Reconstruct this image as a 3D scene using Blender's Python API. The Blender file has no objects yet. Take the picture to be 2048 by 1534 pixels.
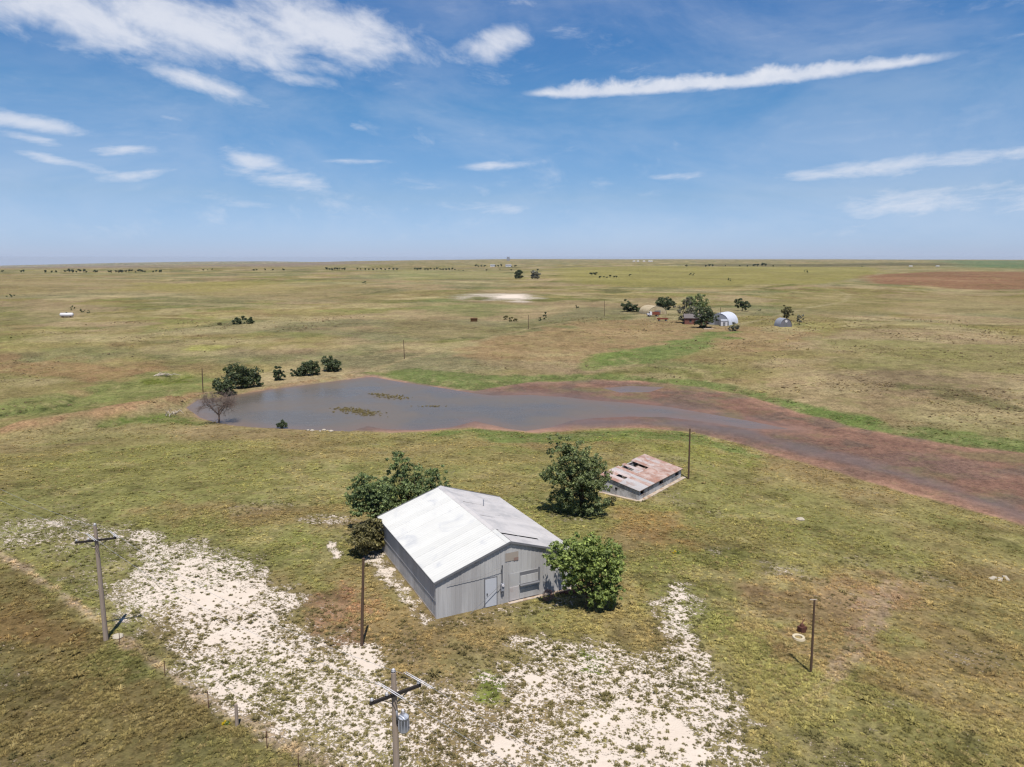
import bpy, math, random
import numpy as np
from mathutils import Vector, Matrix

rng = np.random.default_rng(7)
random.seed(7)
scene = bpy.context.scene
COL = scene.collection

# ------------------------------------------------------------------ camera
F_PX, CX, CY = 1419.0, 1024.0, 767.0          # focal length and centre in photo pixels
HORIZON_PX = 516.0
CAM_H = 26.0
PITCH = math.atan((CY - HORIZON_PX) / F_PX)
cam_data = bpy.data.cameras.new("camera")
cam_data.sensor_fit = 'HORIZONTAL'
cam_data.sensor_width = 36.0
cam_data.lens = F_PX / 2048.0 * 36.0
cam_data.clip_start = 0.5
cam_data.clip_end = 90000.0
cam = bpy.data.objects.new("camera", cam_data)
COL.objects.link(cam)
cam.location = (0, 0, CAM_H)
cam.rotation_euler = (math.radians(90) - PITCH, 0, 0)
scene.camera = cam

# ------------------------------------------------------------------ sun, sky, exposure
SUN_EL = math.radians(67)
SUN_AZ = math.radians(170)                    # clockwise from +Y, the way the camera looks: the sun stands behind it
SUN_STRENGTH = 4.8
SKY_STRENGTH = 0.082
EXPOSURE = 0.45
sun_dir = Vector((math.sin(SUN_AZ) * math.cos(SUN_EL), math.cos(SUN_AZ) * math.cos(SUN_EL), math.sin(SUN_EL)))
sl = bpy.data.lights.new("sun", 'SUN')
sl.energy = SUN_STRENGTH
sl.angle = math.radians(0.53)
sl.color = (1.0, 0.955, 0.89)
sun = bpy.data.objects.new("sun", sl)
COL.objects.link(sun)
sun.rotation_euler = sun_dir.to_track_quat('Z', 'Y').to_euler()
sun.location = (0, -50, 120)
vs = scene.view_settings
vs.view_transform = 'Standard'
vs.look = 'None'
vs.exposure = EXPOSURE
vs.gamma = 1.0
vs.use_curve_mapping = False
scene.cycles.max_bounces = 4
scene.cycles.transparent_max_bounces = 8
scene.cycles.diffuse_bounces = 2
scene.cycles.volume_bounces = 0
scene.cycles.use_denoising = True
scene.cycles.filter_width = 1.3

world = bpy.data.worlds.new("World")
scene.world = world
world.use_nodes = True
WN, WL = world.node_tree.nodes, world.node_tree.links
WN.clear()

def px_dir(px, py):
    x = (px - CX) / F_PX
    z = (CY - py) / F_PX
    c, s = math.cos(PITCH), math.sin(PITCH)
    v = Vector((x, c + z * s, -s + z * c))
    return v.normalized()

def azel(px, py):
    d = px_dir(px, py)
    return math.atan2(d.x, d.y), math.asin(d.z)

def build_world():
    def N(t, **k):
        n = WN.new(t)
        for a, b in k.items():
            setattr(n, a, b)
        return n
    def val(x, sock):
        if isinstance(x, (int, float)):
            sock.default_value = x
        else:
            WL.new(x, sock)
    def M(op, a, b=None, c=None, clamp=False):
        n = N('ShaderNodeMath', operation=op, use_clamp=clamp)
        val(a, n.inputs[0])
        if b is not None: val(b, n.inputs[1])
        if c is not None: val(c, n.inputs[2])
        return n.outputs[0]
    def smooth(x, lo, hi):
        n = N('ShaderNodeMapRange', interpolation_type='SMOOTHSTEP')
        val(x, n.inputs['Value'])
        val(lo, n.inputs['From Min']); val(hi, n.inputs['From Max'])
        return n.outputs['Result']
    sky = N('ShaderNodeTexSky', sky_type='NISHITA')
    sky.sun_disc = False
    sky.sun_elevation = SUN_EL
    sky.sun_rotation = SUN_AZ
    sky.altitude = 300
    sky.air_density = 1.0
    sky.dust_density = 0.25
    sky.ozone_density = 4.0
    tc = N('ShaderNodeTexCoord')
    sep = N('ShaderNodeSeparateXYZ')
    WL.new(tc.outputs['Generated'], sep.inputs[0])
    # below the true horizon the air keeps the horizon's own colour
    cv = N('ShaderNodeCombineXYZ')
    WL.new(sep.outputs[0], cv.inputs[0]); WL.new(sep.outputs[1], cv.inputs[1])
    WL.new(M('MAXIMUM', sep.outputs[2], 0.006), cv.inputs[2])
    WL.new(cv.outputs[0], sky.inputs['Vector'])
    az = M('ARCTAN2', sep.outputs[0], sep.outputs[1])
    el = M('ARCSINE', sep.outputs[2])
    # clear, dry-country blue: the same all round, paler towards the horizon
    cr = N('ShaderNodeValToRGB')
    WL.new(M('MULTIPLY', el, 1 / 0.5, clamp=True), cr.inputs[0])
    stops = [(0.0, (.60, .72, 1.22)), (0.03, (.58, .71, 1.16)), (0.16, (.62, .72, .93)), (0.39, (.45, .745, .935)), (0.65, (.39, .72, 1.0)), (1.0, (.37, .70, 1.0))]
    for i, (p, c) in enumerate(stops):
        e_ = cr.color_ramp.elements[i] if i < 2 else cr.color_ramp.elements.new(p)
        e_.position = p; e_.color = c + (1,)
    hs = N('ShaderNodeMix', data_type='RGBA', blend_type='MULTIPLY')
    hs.inputs['Factor'].default_value = 1.0
    WL.new(sky.outputs[0], hs.inputs['A']); WL.new(cr.outputs[0], hs.inputs['B'])
    def noise(sx, sy, scale, detail=6.0, rough=0.6, dist=0.0, off=0.0, shear=0.0):
        cb = N('ShaderNodeCombineXYZ')
        WL.new(M('MULTIPLY', az, sx), cb.inputs[0])
        WL.new(M('ADD', M('MULTIPLY', el, sy), M('MULTIPLY', az, shear)), cb.inputs[1])
        cb.inputs[2].default_value = off
        n = N('ShaderNodeTexNoise')
        n.inputs['Scale'].default_value = scale
        n.inputs['Detail'].default_value = detail
        n.inputs['Roughness'].default_value = rough
        n.inputs['Distortion'].default_value = dist
        WL.new(cb.outputs[0], n.inputs['Vector'])
        return n.outputs['Fac']
    n_puff = noise(1.0, 1.9, 15.0, 8.0, 0.62, 0.25, 1.3, 0.35)
    n_streak = noise(1.0, 3.4, 10.0, 8.0, 0.66, 0.25, 4.7, -0.25)
    n_fine = noise(1.0, 1.6, 60.0, 4.0, 0.6, 0.0, 9.1)
    # ellipses (centre x, y, half width, half height in photo pixels, tilt in degrees, strength, kind)
    blobs = [
        (130, 30, 360, 80, 8, 1.1, 0), (400, 60, 300, 85, 6, 1.15, 0), (650, 55, 230, 85, 8, 1.15, 0),
        (770, 95, 90, 28, -5, .9, 0), (380, 160, 170, 32, 14, .95, 0), (990, 85, 95, 40, -12, .95, 0),
        (660, 135, 60, 20, 15, .6, 0), (1040, 5, 90, 20, 0, .6, 0), (580, 155, 110, 20, 4, .6, 0),
        (60, 245, 130, 22, 6, .85, 1), (70, 280, 100, 14, 8, .7, 1), (110, 320, 150, 16, 9, .75, 1), (225, 300, 110, 16, -6, .8, 1),
        (290, 348, 120, 14, -11, .7, 1), (980, 331, 90, 13, -3, .85, 1), (520, 325, 85, 24, 12, .7, 1),
        (600, 370, 180, 26, 9, .58, 1), (730, 322, 110, 6, -1, .42, 1), (960, 415, 170, 18, 3, .5, 1),
        (1350, 352, 110, 10, -1, .5, 1), (1800, 330, 340, 26, -3, .85, 1), (1880, 400, 330, 50, -6, .72, 1),
        (2030, 305, 80, 14, -8, .6, 1), (490, 410, 70, 8, 0, .28, 1), (340, 236, 60, 8, 6, .35, 1),
        (1950, 15, 160, 26, 0, .25, 1), (1310, 440, 120, 12, 0, .2, 1), (160, 218, 40, 6, 0, .3, 1),
        (725, 257, 40, 8, 16, .3, 1), (1800, 460, 400, 20, 0, .22, 1), (1180, 300, 100, 14, 0, .14, 1),
    ]
    puff = streak = None
    cbv = N('ShaderNodeCombineXYZ')
    WL.new(az, cbv.inputs[0]); WL.new(el, cbv.inputs[1])
    vec = cbv.outputs[0]
    for (bx, by, bw, bh, tilt, st, kind) in blobs:
        a0, e0 = azel(bx, by)
        a1, _ = azel(bx + bw, by); _, e1 = azel(bx, by - bh)
        ra, re = abs(a1 - a0), abs(e1 - e0)
        mp = N('ShaderNodeMapping', vector_type='TEXTURE')
        mp.inputs['Location'].default_value = (a0, e0, 0)
        mp.inputs['Rotation'].default_value = (0, 0, math.radians(-tilt))
        mp.inputs['Scale'].default_value = (ra, re, 1)
        WL.new(vec, mp.inputs['Vector'])
        ln = N('ShaderNodeVectorMath', operation='LENGTH')
        WL.new(mp.outputs[0], ln.inputs[0])
        mr = N('ShaderNodeMapRange', interpolation_type='SMOOTHSTEP')
        WL.new(ln.outputs['Value'], mr.inputs['Value'])
        mr.inputs['From Min'].default_value = 0.0; mr.inputs['From Max'].default_value = 1.35
        mr.inputs['To Min'].default_value = st; mr.inputs['To Max'].default_value = 0.0
        m = mr.outputs['Result']
        if kind == 0:
            puff = m if puff is None else M('MAXIMUM', puff, m)
        else:
            streak = m if streak is None else M('MAXIMUM', streak, m)
    def density(mask, n, lo, hi):
        return smooth(M('ADD', M('MULTIPLY', mask, 0.62), M('MULTIPLY', M('SUBTRACT', n, 0.5), 1.25)), lo, hi)
    d0 = M('MULTIPLY', density(puff, n_puff, 0.05, 0.78), 0.82)
    d1 = M('MULTIPLY', density(streak, n_streak, 0.02, 0.66), 0.72)
    # thin cirrus anywhere in the sky, inside and outside the picture alike
    n_veil = noise(1.0, 2.4, 3.2, 6.0, 0.62, 0.4, 7.7, 0.15)
    thin = M('ADD', M('MULTIPLY', smooth(n_streak, 0.50, 0.80), 0.10), M('MULTIPLY', smooth(n_veil, 0.36, 0.70), 0.17))
    d = M('MAXIMUM', M('MAXIMUM', d0, d1), thin)
    # contrail: a long spread streak with a ragged upper edge
    (a0, e0), (a1, e1) = azel(1030, 189), azel(2020, 92)
    L = math.hypot(a1 - a0, e1 - e0)
    ux, uy = (a1 - a0) / L, (e1 - e0) / L
    da = M('SUBTRACT', az, a0); de = M('SUBTRACT', el, e0)
    s = M('DIVIDE', M('ADD', M('MULTIPLY', da, ux), M('MULTIPLY', de, uy)), L)
    t = M('ADD', M('MULTIPLY', da, -uy), M('MULTIPLY', de, ux))
    n_c = noise(1.0, 1.3, 24.0, 7.0, 0.62, 0.3, 2.2)
    n_c2 = noise(1.0, 3.0, 9.0, 3.0, 0.5, 0.2, 6.2)
    px = 1.0 / F_PX
    t = M('SUBTRACT', t, M('MULTIPLY', M('SUBTRACT', n_c2, 0.5), 14 * px))
    t = M('SUBTRACT', t, M('MULTIPLY', M('MULTIPLY', s, M('SUBTRACT', 1.0, s)), -16 * px))
    wid = M('MULTIPLY', M('MULTIPLY', smooth(s, -0.01, 0.14), smooth(s, 1.05, 0.70)), 1.0)
    top = M('MULTIPLY', M('ADD', M('MULTIPLY', M('SUBTRACT', n_c, 0.40), 46 * px), 15 * px), wid)
    up = smooth(M('SUBTRACT', top, t), -7 * px, 12 * px)
    lowm = smooth(M('ADD', t, M('MULTIPLY', wid, M('ADD', 8 * px, M('MULTIPLY', M('SUBTRACT', n_fine, 0.5), 10 * px)))), -4 * px, 9 * px)
    con = M('MULTIPLY', M('MULTIPLY', up, lowm), M('MULTIPLY', smooth(s, -0.005, 0.03), smooth(s, 1.02, 0.82)))
    con = M('MULTIPLY', con, M('ADD', 0.55, M('MULTIPLY', n_c, 0.5)))
    d = M('MAXIMUM', d, con, clamp=True)
    d = M('MULTIPLY', d, smooth(el, -0.01, 0.05))
    mix = N('ShaderNodeMix', data_type='RGBA')
    WL.new(d, mix.inputs['Factor'])
    WL.new(hs.outputs['Result'], mix.inputs['A'])
    mix.inputs['B'].default_value = (7.4, 7.55, 8.1, 1)
    bg = N('ShaderNodeBackground')
    bg.inputs['Strength'].default_value = SKY_STRENGTH
    WL.new(mix.outputs['Result'], bg.inputs['Color'])
    out = N('ShaderNodeOutputWorld')
    WL.new(bg.outputs[0], out.inputs['Surface'])
build_world()
world.cycles.sampling_method = 'MANUAL'
world.cycles.sample_map_resolution = 256

# ------------------------------------------------------------------ pixel -> place, terrain shape
def px_rays(P):
    P = np.asarray(P, float).reshape(-1, 2)
    x = (P[:, 0] - CX) / F_PX
    z = (CY - P[:, 1]) / F_PX
    c, s = math.cos(PITCH), math.sin(PITCH)
    d = np.stack([x, c + z * s, -s + z * c], 1)
    return d / np.linalg.norm(d, axis=1)[:, None]

def on_plane(P, zz):
    d = px_rays(P)
    t = (zz - CAM_H) / d[:, 2]
    return d[:, :2] * t[:, None]

def _hash(ix, iy, seed):
    h = (ix.astype(np.int64) * 374761393 + iy.astype(np.int64) * 668265263 + seed * 1274126177) & 0xffffffff
    h = ((h ^ (h >> 13)) * 1274126177) & 0xffffffff
    h = h ^ (h >> 16)
    return (h & 0xffffff).astype(np.float64) / 0xffffff

def vnoise(x, y, seed=0):
    ix, iy = np.floor(x), np.floor(y)
    fx, fy = x - ix, y - iy
    fx = fx * fx * fx * (fx * (fx * 6 - 15) + 10); fy = fy * fy * fy * (fy * (fy * 6 - 15) + 10)
    ix = ix.astype(np.int64); iy = iy.astype(np.int64)
    a, b = _hash(ix, iy, seed), _hash(ix + 1, iy, seed)
    c, d = _hash(ix, iy + 1, seed), _hash(ix + 1, iy + 1, seed)
    return (a * (1 - fx) + b * fx) * (1 - fy) + (c * (1 - fx) + d * fx) * fy

def fbm(x, y, scale, octaves=4, seed=0, gain=0.5):
    """0..1 noise with features of about `scale` metres."""
    v = 0.0; a = 1.0; tot = 0.0; f = 1.0 / scale
    for o in range(octaves):
        ca, sa = math.cos(o * 0.9 + seed), math.sin(o * 0.9 + seed)
        v = v + a * vnoise((x * ca - y * sa) * f, (x * sa + y * ca) * f, seed * 31 + o)
        tot += a; a *= gain; f *= 2.03
    return v / tot

def sstep(x, lo, hi):
    t = np.clip((x - lo) / (hi - lo), 0, 1)
    return t * t * (3 - 2 * t)

def poly_sdf(x, y, poly):
    """signed distance to a closed polygon, negative inside."""
    poly = np.asarray(poly, float)
    d2 = np.full(x.shape, 1e18); inside = np.zeros(x.shape, bool)
    n = len(poly)
    for i in range(n):
        ax, ay = poly[i]; bx, by = poly[(i + 1) % n]
        ex, ey = bx - ax, by - ay
        l2 = max(ex * ex + ey * ey, 1e-9)
        t = np.clip(((x - ax) * ex + (y - ay) * ey) / l2, 0, 1)
        dx, dy = x - ax - ex * t, y - ay - ey * t
        d2 = np.minimum(d2, dx * dx + dy * dy)
        cond = ((ay > y) != (by > y))
        xi = ax + (y - ay) * ex / (ey if abs(ey) > 1e-9 else 1e-9)
        inside ^= cond & (x < xi)
    d = np.sqrt(d2)
    return np.where(inside, -d, d)

def line_dist(x, y, pts):
    d2 = np.full(x.shape, 1e18)
    for (ax, ay), (bx, by) in zip(pts[:-1], pts[1:]):
        ex, ey = bx - ax, by - ay
        l2 = max(ex * ex + ey * ey, 1e-9)
        t = np.clip(((x - ax) * ex + (y - ay) * ey) / l2, 0, 1)
        d2 = np.minimum(d2, (x - ax - ex * t) ** 2 + (y - ay - ey * t) ** 2)
    return np.sqrt(d2)

ZW = -5.0                                     # level of the stock pond
WET_PX = [(372, 815), (395, 800), (440, 795), (470, 790), (540, 779), (640, 766), (720, 755), (745, 752), (800, 762), (870, 772),
          (950, 783), (1000, 774), (1060, 766), (1180, 761), (1290, 763), (1400, 775), (1480, 789), (1545, 808),
          (1600, 826), (1700, 852), (1800, 872), (1920, 893), (2048, 908), (2300, 935), (2300, 1160), (2048, 1052), (1950, 1020),
          (1800, 982), (1650, 940), (1540, 908), (1440, 878), (1370, 862), (1280, 857), (1150, 862), (1080, 867),
          (1000, 862), (940, 856), (880, 861), (780, 866), (700, 864), (600, 860), (520, 856), (470, 852), (430, 846), (400, 836)]
WATER_PX = [(372, 815), (395, 800), (440, 795), (470, 790), (540, 779), (640, 766), (720, 756), (745, 754), (800, 764), (870, 774),
            (950, 787), (985, 791), (1060, 790), (1130, 794), (1180, 800), (1260, 806), (1340, 814), (1420, 828), (1500, 842), (1580, 858),
            (1500, 857), (1400, 842), (1330, 834), (1260, 833), (1190, 836), (1140, 842), (1100, 855), (1050, 862),
            (1020, 858), (985, 850), (950, 842), (900, 855), (840, 860), (770, 858), (735, 852), (700, 863), (600, 859),
            (520, 855), (470, 851), (430, 845), (400, 835)]
PUDDLE_PX = [(1205, 776), (1260, 772), (1330, 774), (1300, 784), (1240, 785)]
DAM_PX = [(60, 842), (160, 826), (260, 808), (340, 795), (400, 786), (480, 776), (560, 765), (640, 753), (700, 744), (745, 741)]
WET = on_plane(WET_PX, ZW)
WATER = on_plane(WATER_PX, ZW)
PUDDLE = on_plane(PUDDLE_PX, ZW)
DAM = on_plane(DAM_PX, ZW + 1.8)
CREEK = on_plane([(-120, 850), (0, 832), (80, 822), (130, 812), (150, 798), (170, 788), (220, 778), (300, 768), (360, 757), (430, 752), (500, 745)], ZW - 1.0)

PADS = [(-3.0, 56.5, 9.5, 15.0, 0.0)]
_p = on_plane([(1288, 962)], -1.7)[0]
PADS.append((_p[0], _p[1], 7.0, 12.0, -1.7))

def height(x, y):
    x = np.asarray(x, float); y = np.asarray(y, float)
    d = np.hypot(x, y)
    far = d > 700
    sd = np.full(x.shape, 999.0)
    near = ~far
    if near.any():
        sd[near] = poly_sdf(x[near], y[near], WET)
    sdo = np.clip(sd, 0, None)
    # near bank climbs to the barn, the far bank climbs slowly to the plain
    side = sstep(y - 0.0 * x, 110, 160)
    yb = 125 - 0.75 * np.clip(x - 15, 0, 80)
    side = sstep(y, yb, yb + 30)
    h_near = ZW + 5.0 * sstep(sdo, -12, 66)
    h_far = ZW + 0.5 + 3.2 * (1 - np.exp(-sdo / 90.0))
    hh = h_near * (1 - side) + h_far * side
    # left of the dam the ground falls to the creek
    dl = np.full(x.shape, 999.0)
    if near.any():
        dl[near] = line_dist(x[near], y[near], DAM)
        dc = np.full(x.shape, 999.0)
        dc[near] = line_dist(x[near], y[near], CREEK)
        wl = sstep(-x, 30, 75) * sstep(y, 85, 125) * sstep(260 - y, 0, 80)
        hh = hh * (1 - wl) + (ZW - 0.6 + 0.02 * np.clip(dc, 0, 60)) * wl
        hh = hh - 1.1 * np.exp(-(dc / 2.2) ** 2)
        hh = np.maximum(hh, ZW + 1.9 - np.clip(dl - 1.6, 0, None) * 0.36)
    wet = sstep(-sd, -5.0, 0.4)
    hh = hh * (1 - wet) + (ZW + 0.10) * wet
    if near.any():
        sw = np.full(x.shape, 999.0)
        sw[near] = np.minimum(poly_sdf(x[near], y[near], WATER), poly_sdf(x[near], y[near], PUDDLE))
        hh = hh - 0.55 * sstep(-sw, -0.9, 2.5)
    # lumps and the rolling plain
    hh = hh + (fbm(x, y, 14, 3, 3) - 0.5) * 0.35 * sstep(sd, 0, 12)
    roll = (fbm(x, y, 420, 3, 11) - 0.5) * 12.0 + (fbm(x, y, 130, 3, 12) - 0.5) * 4.0 * sstep(-d, -1500, -600) + (fbm(x, y, 3800, 2, 23) - 0.5) * 34.0 * sstep(d, 800, 6000)
    hh = hh + roll * sstep(d, 230, 900)
    hh = hh - d * d / (2 * 7.4e6)
    # the skyline: a long swell seven kilometres off, a low mesa behind it on the left
    fk = d > 1500
    if fk.any():
        df = d[fk]; pxh = CX + F_PX * np.tan(np.clip(np.arctan2(x[fk], y[fk]), -1.2, 1.2))
        s1 = np.interp(pxh, [-600, 0, 200, 540, 700, 850, 1000, 1500, 2048, 2600], [18, 16.5, 14, 10, 6, 4, 2.2, 2.4, 3.2, 4]) / F_PX
        s2 = np.interp(pxh, [-600, 0, 150, 250, 400, 540, 620, 1000, 2600], [15, 13, 10.5, 8.5, 6.6, 6.2, 7.5, 8, 8]) / F_PX
        z1 = CAM_H - s1 * 7000 + (fbm(x[fk], y[fk], 900, 3, 31) - .5) * 9
        z2 = CAM_H - s2 * 15000
        w1 = sstep(df, 2200, 7000)
        hf = hh[fk] * (1 - w1) + z1 * w1
        hf = hf - 60 * sstep(df, 7000, 11000)
        w2 = sstep(df, 11000, 15000)
        hf = hf * (1 - w2) + z2 * w2 - 200 * sstep(df, 15000, 30000)
        hh[fk] = hf
    # levelled ground under the buildings
    for (pcx, pcy, r0, r1, pz) in PADS:
        w = sstep(-np.hypot(x - pcx, y - pcy), -r1, -r0)
        hh = hh * (1 - w) + pz * w
    return hh

def at(px, py):
    """place on the ground seen at a photo pixel (walks the ray down to the terrain)."""
    d = px_rays([(px, py)])[0]
    t = 20 * 1.012 ** np.arange(0, 640)
    X = d[None, :] * t[:, None]
    gap = CAM_H + X[:, 2] - height(X[:, 0], X[:, 1])
    k = np.argmax(gap < 0)
    if gap[k] >= 0:
        k = len(t) - 1
    a, b = t[k - 1], t[k]
    for _ in range(22):
        m = 0.5 * (a + b)
        g = CAM_H + d[2] * m - float(height(np.array([d[0] * m]), np.array([d[1] * m]))[0])
        if g < 0: b = m
        else: a = m
    m = 0.5 * (a + b)
    return Vector((d[0] * m, d[1] * m, CAM_H + d[2] * m))

def ground_z(x, y):
    return float(height(np.array([float(x)]), np.array([float(y)]))[0])

def px_size(px, p):
    """metres covered by so many photo pixels at the distance of p."""
    c, s = math.cos(PITCH), math.sin(PITCH)
    return px * (p.y * c + (CAM_H - p.z) * s) / F_PX

def at_many(P):
    d = px_rays(P)
    t = 20 * 1.02 ** np.arange(0, 400)
    lo = np.full(len(d), t[0]); hi = np.full(len(d), t[-1])
    X = d[:, None, 0] * t[None]; Y = d[:, None, 1] * t[None]; Z = CAM_H + d[:, None, 2] * t[None]
    gap = Z - height(X.ravel(), Y.ravel()).reshape(X.shape)
    k = np.argmax(gap < 0, axis=1)
    k = np.where(gap[np.arange(len(d)), k] < 0, k, len(t) - 1)
    lo, hi = t[np.maximum(k - 1, 0)].copy(), t[k].copy()
    for _ in range(20):
        m = 0.5 * (lo + hi)
        g = CAM_H + d[:, 2] * m - height(d[:, 0] * m, d[:, 1] * m)
        hi = np.where(g < 0, m, hi); lo = np.where(g < 0, lo, m)
    m = 0.5 * (lo + hi)
    return d[:, :2] * m[:, None]

# ------------------------------------------------------------------ colour helpers, materials
K_ALB = 1.62
def s2l(c):
    c = np.asarray(c, float) / 255.0
    return np.where(c <= 0.04045, c / 12.92, ((c + 0.055) / 1.055) ** 2.4)
def C(r, g, b, k=K_ALB):
    v = s2l((r, g, b)) / k
    return (float(v[0]), float(v[1]), float(v[2]), 1.0)

class Mat:
    """small node-tree builder"""
    def __init__(self, name):
        self.m = bpy.data.materials.new(name)
        self.m.use_nodes = True
        self.n, self.l = self.m.node_tree.nodes, self.m.node_tree.links
        self.n.clear()
        self.out = self.n.new('ShaderNodeOutputMaterial')
    def new(self, t, **k):
        n = self.n.new(t)
        for a, b in k.items(): setattr(n, a, b)
        return n
    def set(self, x, sock):
        if isinstance(x, bpy.types.NodeSocket): self.l.new(x, sock)
        else: sock.default_value = x
    def math(self, op, a, b=None, clamp=False):
        n = self.new('ShaderNodeMath', operation=op, use_clamp=clamp)
        self.set(a, n.inputs[0])
        if b is not None: self.set(b, n.inputs[1])
        return n.outputs[0]
    def noise(self, scale, detail=3.0, rough=0.55, coords=None, dist=0.0):
        n = self.new('ShaderNodeTexNoise')
        n.inputs['Scale'].default_value = scale
        n.inputs['Detail'].default_value = detail
        n.inputs['Roughness'].default_value = rough
        n.inputs['Distortion'].default_value = dist
        self.l.new(coords if coords is not None else self.pos(), n.inputs['Vector'])
        return n.outputs['Fac']
    def pos(self):
        if not hasattr(self, '_pos'):
            self._pos = self.new('ShaderNodeNewGeometry').outputs['Position']
        return self._pos
    def obj(self):
        if not hasattr(self, '_obj'):
            self._obj = self.new('ShaderNodeTexCoord').outputs['Object']
        return self._obj
    def scaled(self, v, s):
        n = self.new('ShaderNodeVectorMath', operation='MULTIPLY')
        self.l.new(v, n.inputs[0]); n.inputs[1].default_value = s
        return n.outputs[0]
    def ramp(self, x, lo, hi, a=0.0, b=1.0):
        n = self.new('ShaderNodeMapRange', interpolation_type='SMOOTHSTEP')
        self.set(x, n.inputs['Value'])
        n.inputs['From Min'].default_value = lo; n.inputs['From Max'].default_value = hi
        n.inputs['To Min'].default_value = a; n.inputs['To Max'].default_value = b
        return n.outputs['Result']
    def mix(self, f, a, b, mode='MIX'):
        n = self.new('ShaderNodeMix', data_type='RGBA', blend_type=mode)
        self.set(f, n.inputs['Factor']); self.set(a, n.inputs['A']); self.set(b, n.inputs['B'])
        return n.outputs['Result']
    def attr(self, name, kind='GEOMETRY', out='Color'):
        n = self.new('ShaderNodeAttribute', attribute_type=kind, attribute_name=name)
        return n.outputs[out]
    def bump(self, h, strength, dist):
        n = self.new('ShaderNodeBump')
        n.inputs['Strength'].default_value = strength
        n.inputs['Distance'].default_value = dist
        self.l.new(h, n.inputs['Height'])
        return n.outputs[0]
    def principled(self, color, rough=0.8, metal=0.0, spec=0.3, normal=None):
        p = self.new('ShaderNodeBsdfPrincipled')
        self.set(color, p.inputs['Base Color']); self.set(rough, p.inputs['Roughness'])
        self.set(metal, p.inputs['Metallic']); self.set(spec, p.inputs['Specular IOR Level'])
        if normal is not None: self.l.new(normal, p.inputs['Normal'])
        self.l.new(p.outputs[0], self.out.inputs['Surface'])
        self.p = p
        return self.m

def mat_plain(name, col, rough=0.8, var=0.25, scale=3.0, spec=0.25, metal=0.0, stain=None, stain_amt=0.4, stretch=(1, 1, 1), bump=0.0, each=0.0):
    k = Mat(name)
    co = k.scaled(k.obj(), stretch)
    n = k.noise(scale, 4.0, 0.6, co)
    c = k.mix(1.0, col, k.mix(n, (1 - var,) * 3 + (1,), (1 + var,) * 3 + (1,)), 'MULTIPLY')
    if stain is not None:
        n2 = k.noise(scale * 0.6, 5.0, 0.65, co, 0.6)
        c = k.mix(k.ramp(n2, 0.62 - stain_amt * 0.35, 0.80 - stain_amt * 0.25), c, stain)
    if each:                                   # every sheet weathers a little differently
        oi = k.new('ShaderNodeObjectInfo').outputs['Random']
        c = k.mix(1.0, c, k.mix(oi, (1 - each,) * 3 + (1,), (1 + each,) * 3 + (1,)), 'MULTIPLY')
    nm = k.bump(n, bump, 0.02) if bump else None
    return k.principled(c, rough, metal, spec, nm)

# ------------------------------------------------------------------ what grows and lies where (painted from photo traces, kept in metres)
def G(pts): return at_many(pts)
ZONES = []
def zone(pts, col, soft=3.0, nz=6.0, nscale=12.0, amt=1.0):
    ZONES.append(('p', G(pts), np.array(C(*col)[:3]), soft, nz, nscale, amt))
def track(pts, col, width=1.5, soft=0.8, nz=1.0, nscale=6.0, amt=1.0):
    ZONES.append(('l', G(pts), np.array(C(*col)[:3]), soft, nz, nscale, amt, width))

# far plain
zone([(-900, 538), (0, 534), (300, 531), (560, 527), (700, 524), (700, 527), (560, 532), (420, 536), (0, 540), (-900, 545)], (138, 122, 112), 300, 500, 900, .75)
zone([(-300, 560), (300, 560), (800, 580), (700, 600), (200, 592), (-300, 600)], (152, 134, 98), 60, 120, 160, .55)
zone([(250, 565), (520, 563), (560, 578), (400, 590), (260, 580)], (152, 142, 82), 30, 60, 90, .7)
zone([(1110, 536), (1740, 534), (1755, 548), (1690, 565), (1480, 572), (1230, 574), (1120, 566)], (144, 136, 80), 25, 50, 120, .85)
zone([(1740, 550), (1870, 543), (2300, 545), (2300, 580), (1900, 577), (1760, 568)], (140, 104, 80), 14, 30, 80, .9)
zone([(1890, 521), (2300, 521), (2300, 539), (2040, 538), (1900, 531)], (92, 116, 78), 120, 100, 400, .8)
zone([(1340, 528.5), (1900, 526), (1900, 531), (1500, 533)], (92, 88, 64), 90, 100, 300, .75)
zone([(760, 540), (1000, 541), (960, 556), (780, 560)], (140, 142, 92), 40, 80, 90, .5)
zone([(860, 598), (990, 605), (1060, 615), (960, 632), (870, 622)], (112, 122, 72), 12, 25, 25, .6)
zone([(780, 640), (960, 648), (1000, 665), (860, 676), (760, 660)], (138, 122, 84), 8, 16, 20, .5)
zone([(-300, 615), (40, 612), (150, 640), (60, 652), (-300, 655)], (112, 112, 70), 8, 20, 25, .6)
zone([(300, 652), (420, 644), (440, 650), (330, 657)], (164, 150, 100), 3, 8, 12, .8)
zone([(-300, 716), (40, 708), (130, 722), (290, 742), (200, 760), (60, 750), (-300, 748)], (150, 118, 86), 4, 14, 12, .6)
zone([(375, 690), (450, 688), (440, 704), (370, 704)], (158, 156, 84), 3, 7, 9, .7)
zone([(1560, 585), (1900, 590), (2300, 600), (2300, 640), (1800, 625), (1600, 640)], (146, 130, 90), 10, 25, 40, .55)
zone([(1190, 578), (1240, 577), (1262, 584), (1225, 588)], (96, 96, 62), 4, 8, 12, .8)
for pts in ([(-40, 660), (60, 656), (150, 658), (240, 652)], [(1140, 588), (1240, 592), (1330, 590)], [(640, 598), (720, 590), (800, 577), (840, 572)], [(1320, 577), (1480, 574), (1560, 576)],
            [(860, 628), (940, 622), (1040, 626), (1120, 622)], [(200, 690), (330, 684), (420, 676)], [(1700, 640), (1850, 648), (2048, 652)]):
    track(pts, (98, 100, 64), 1.5, 4.0, 6, 18, .6)
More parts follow.
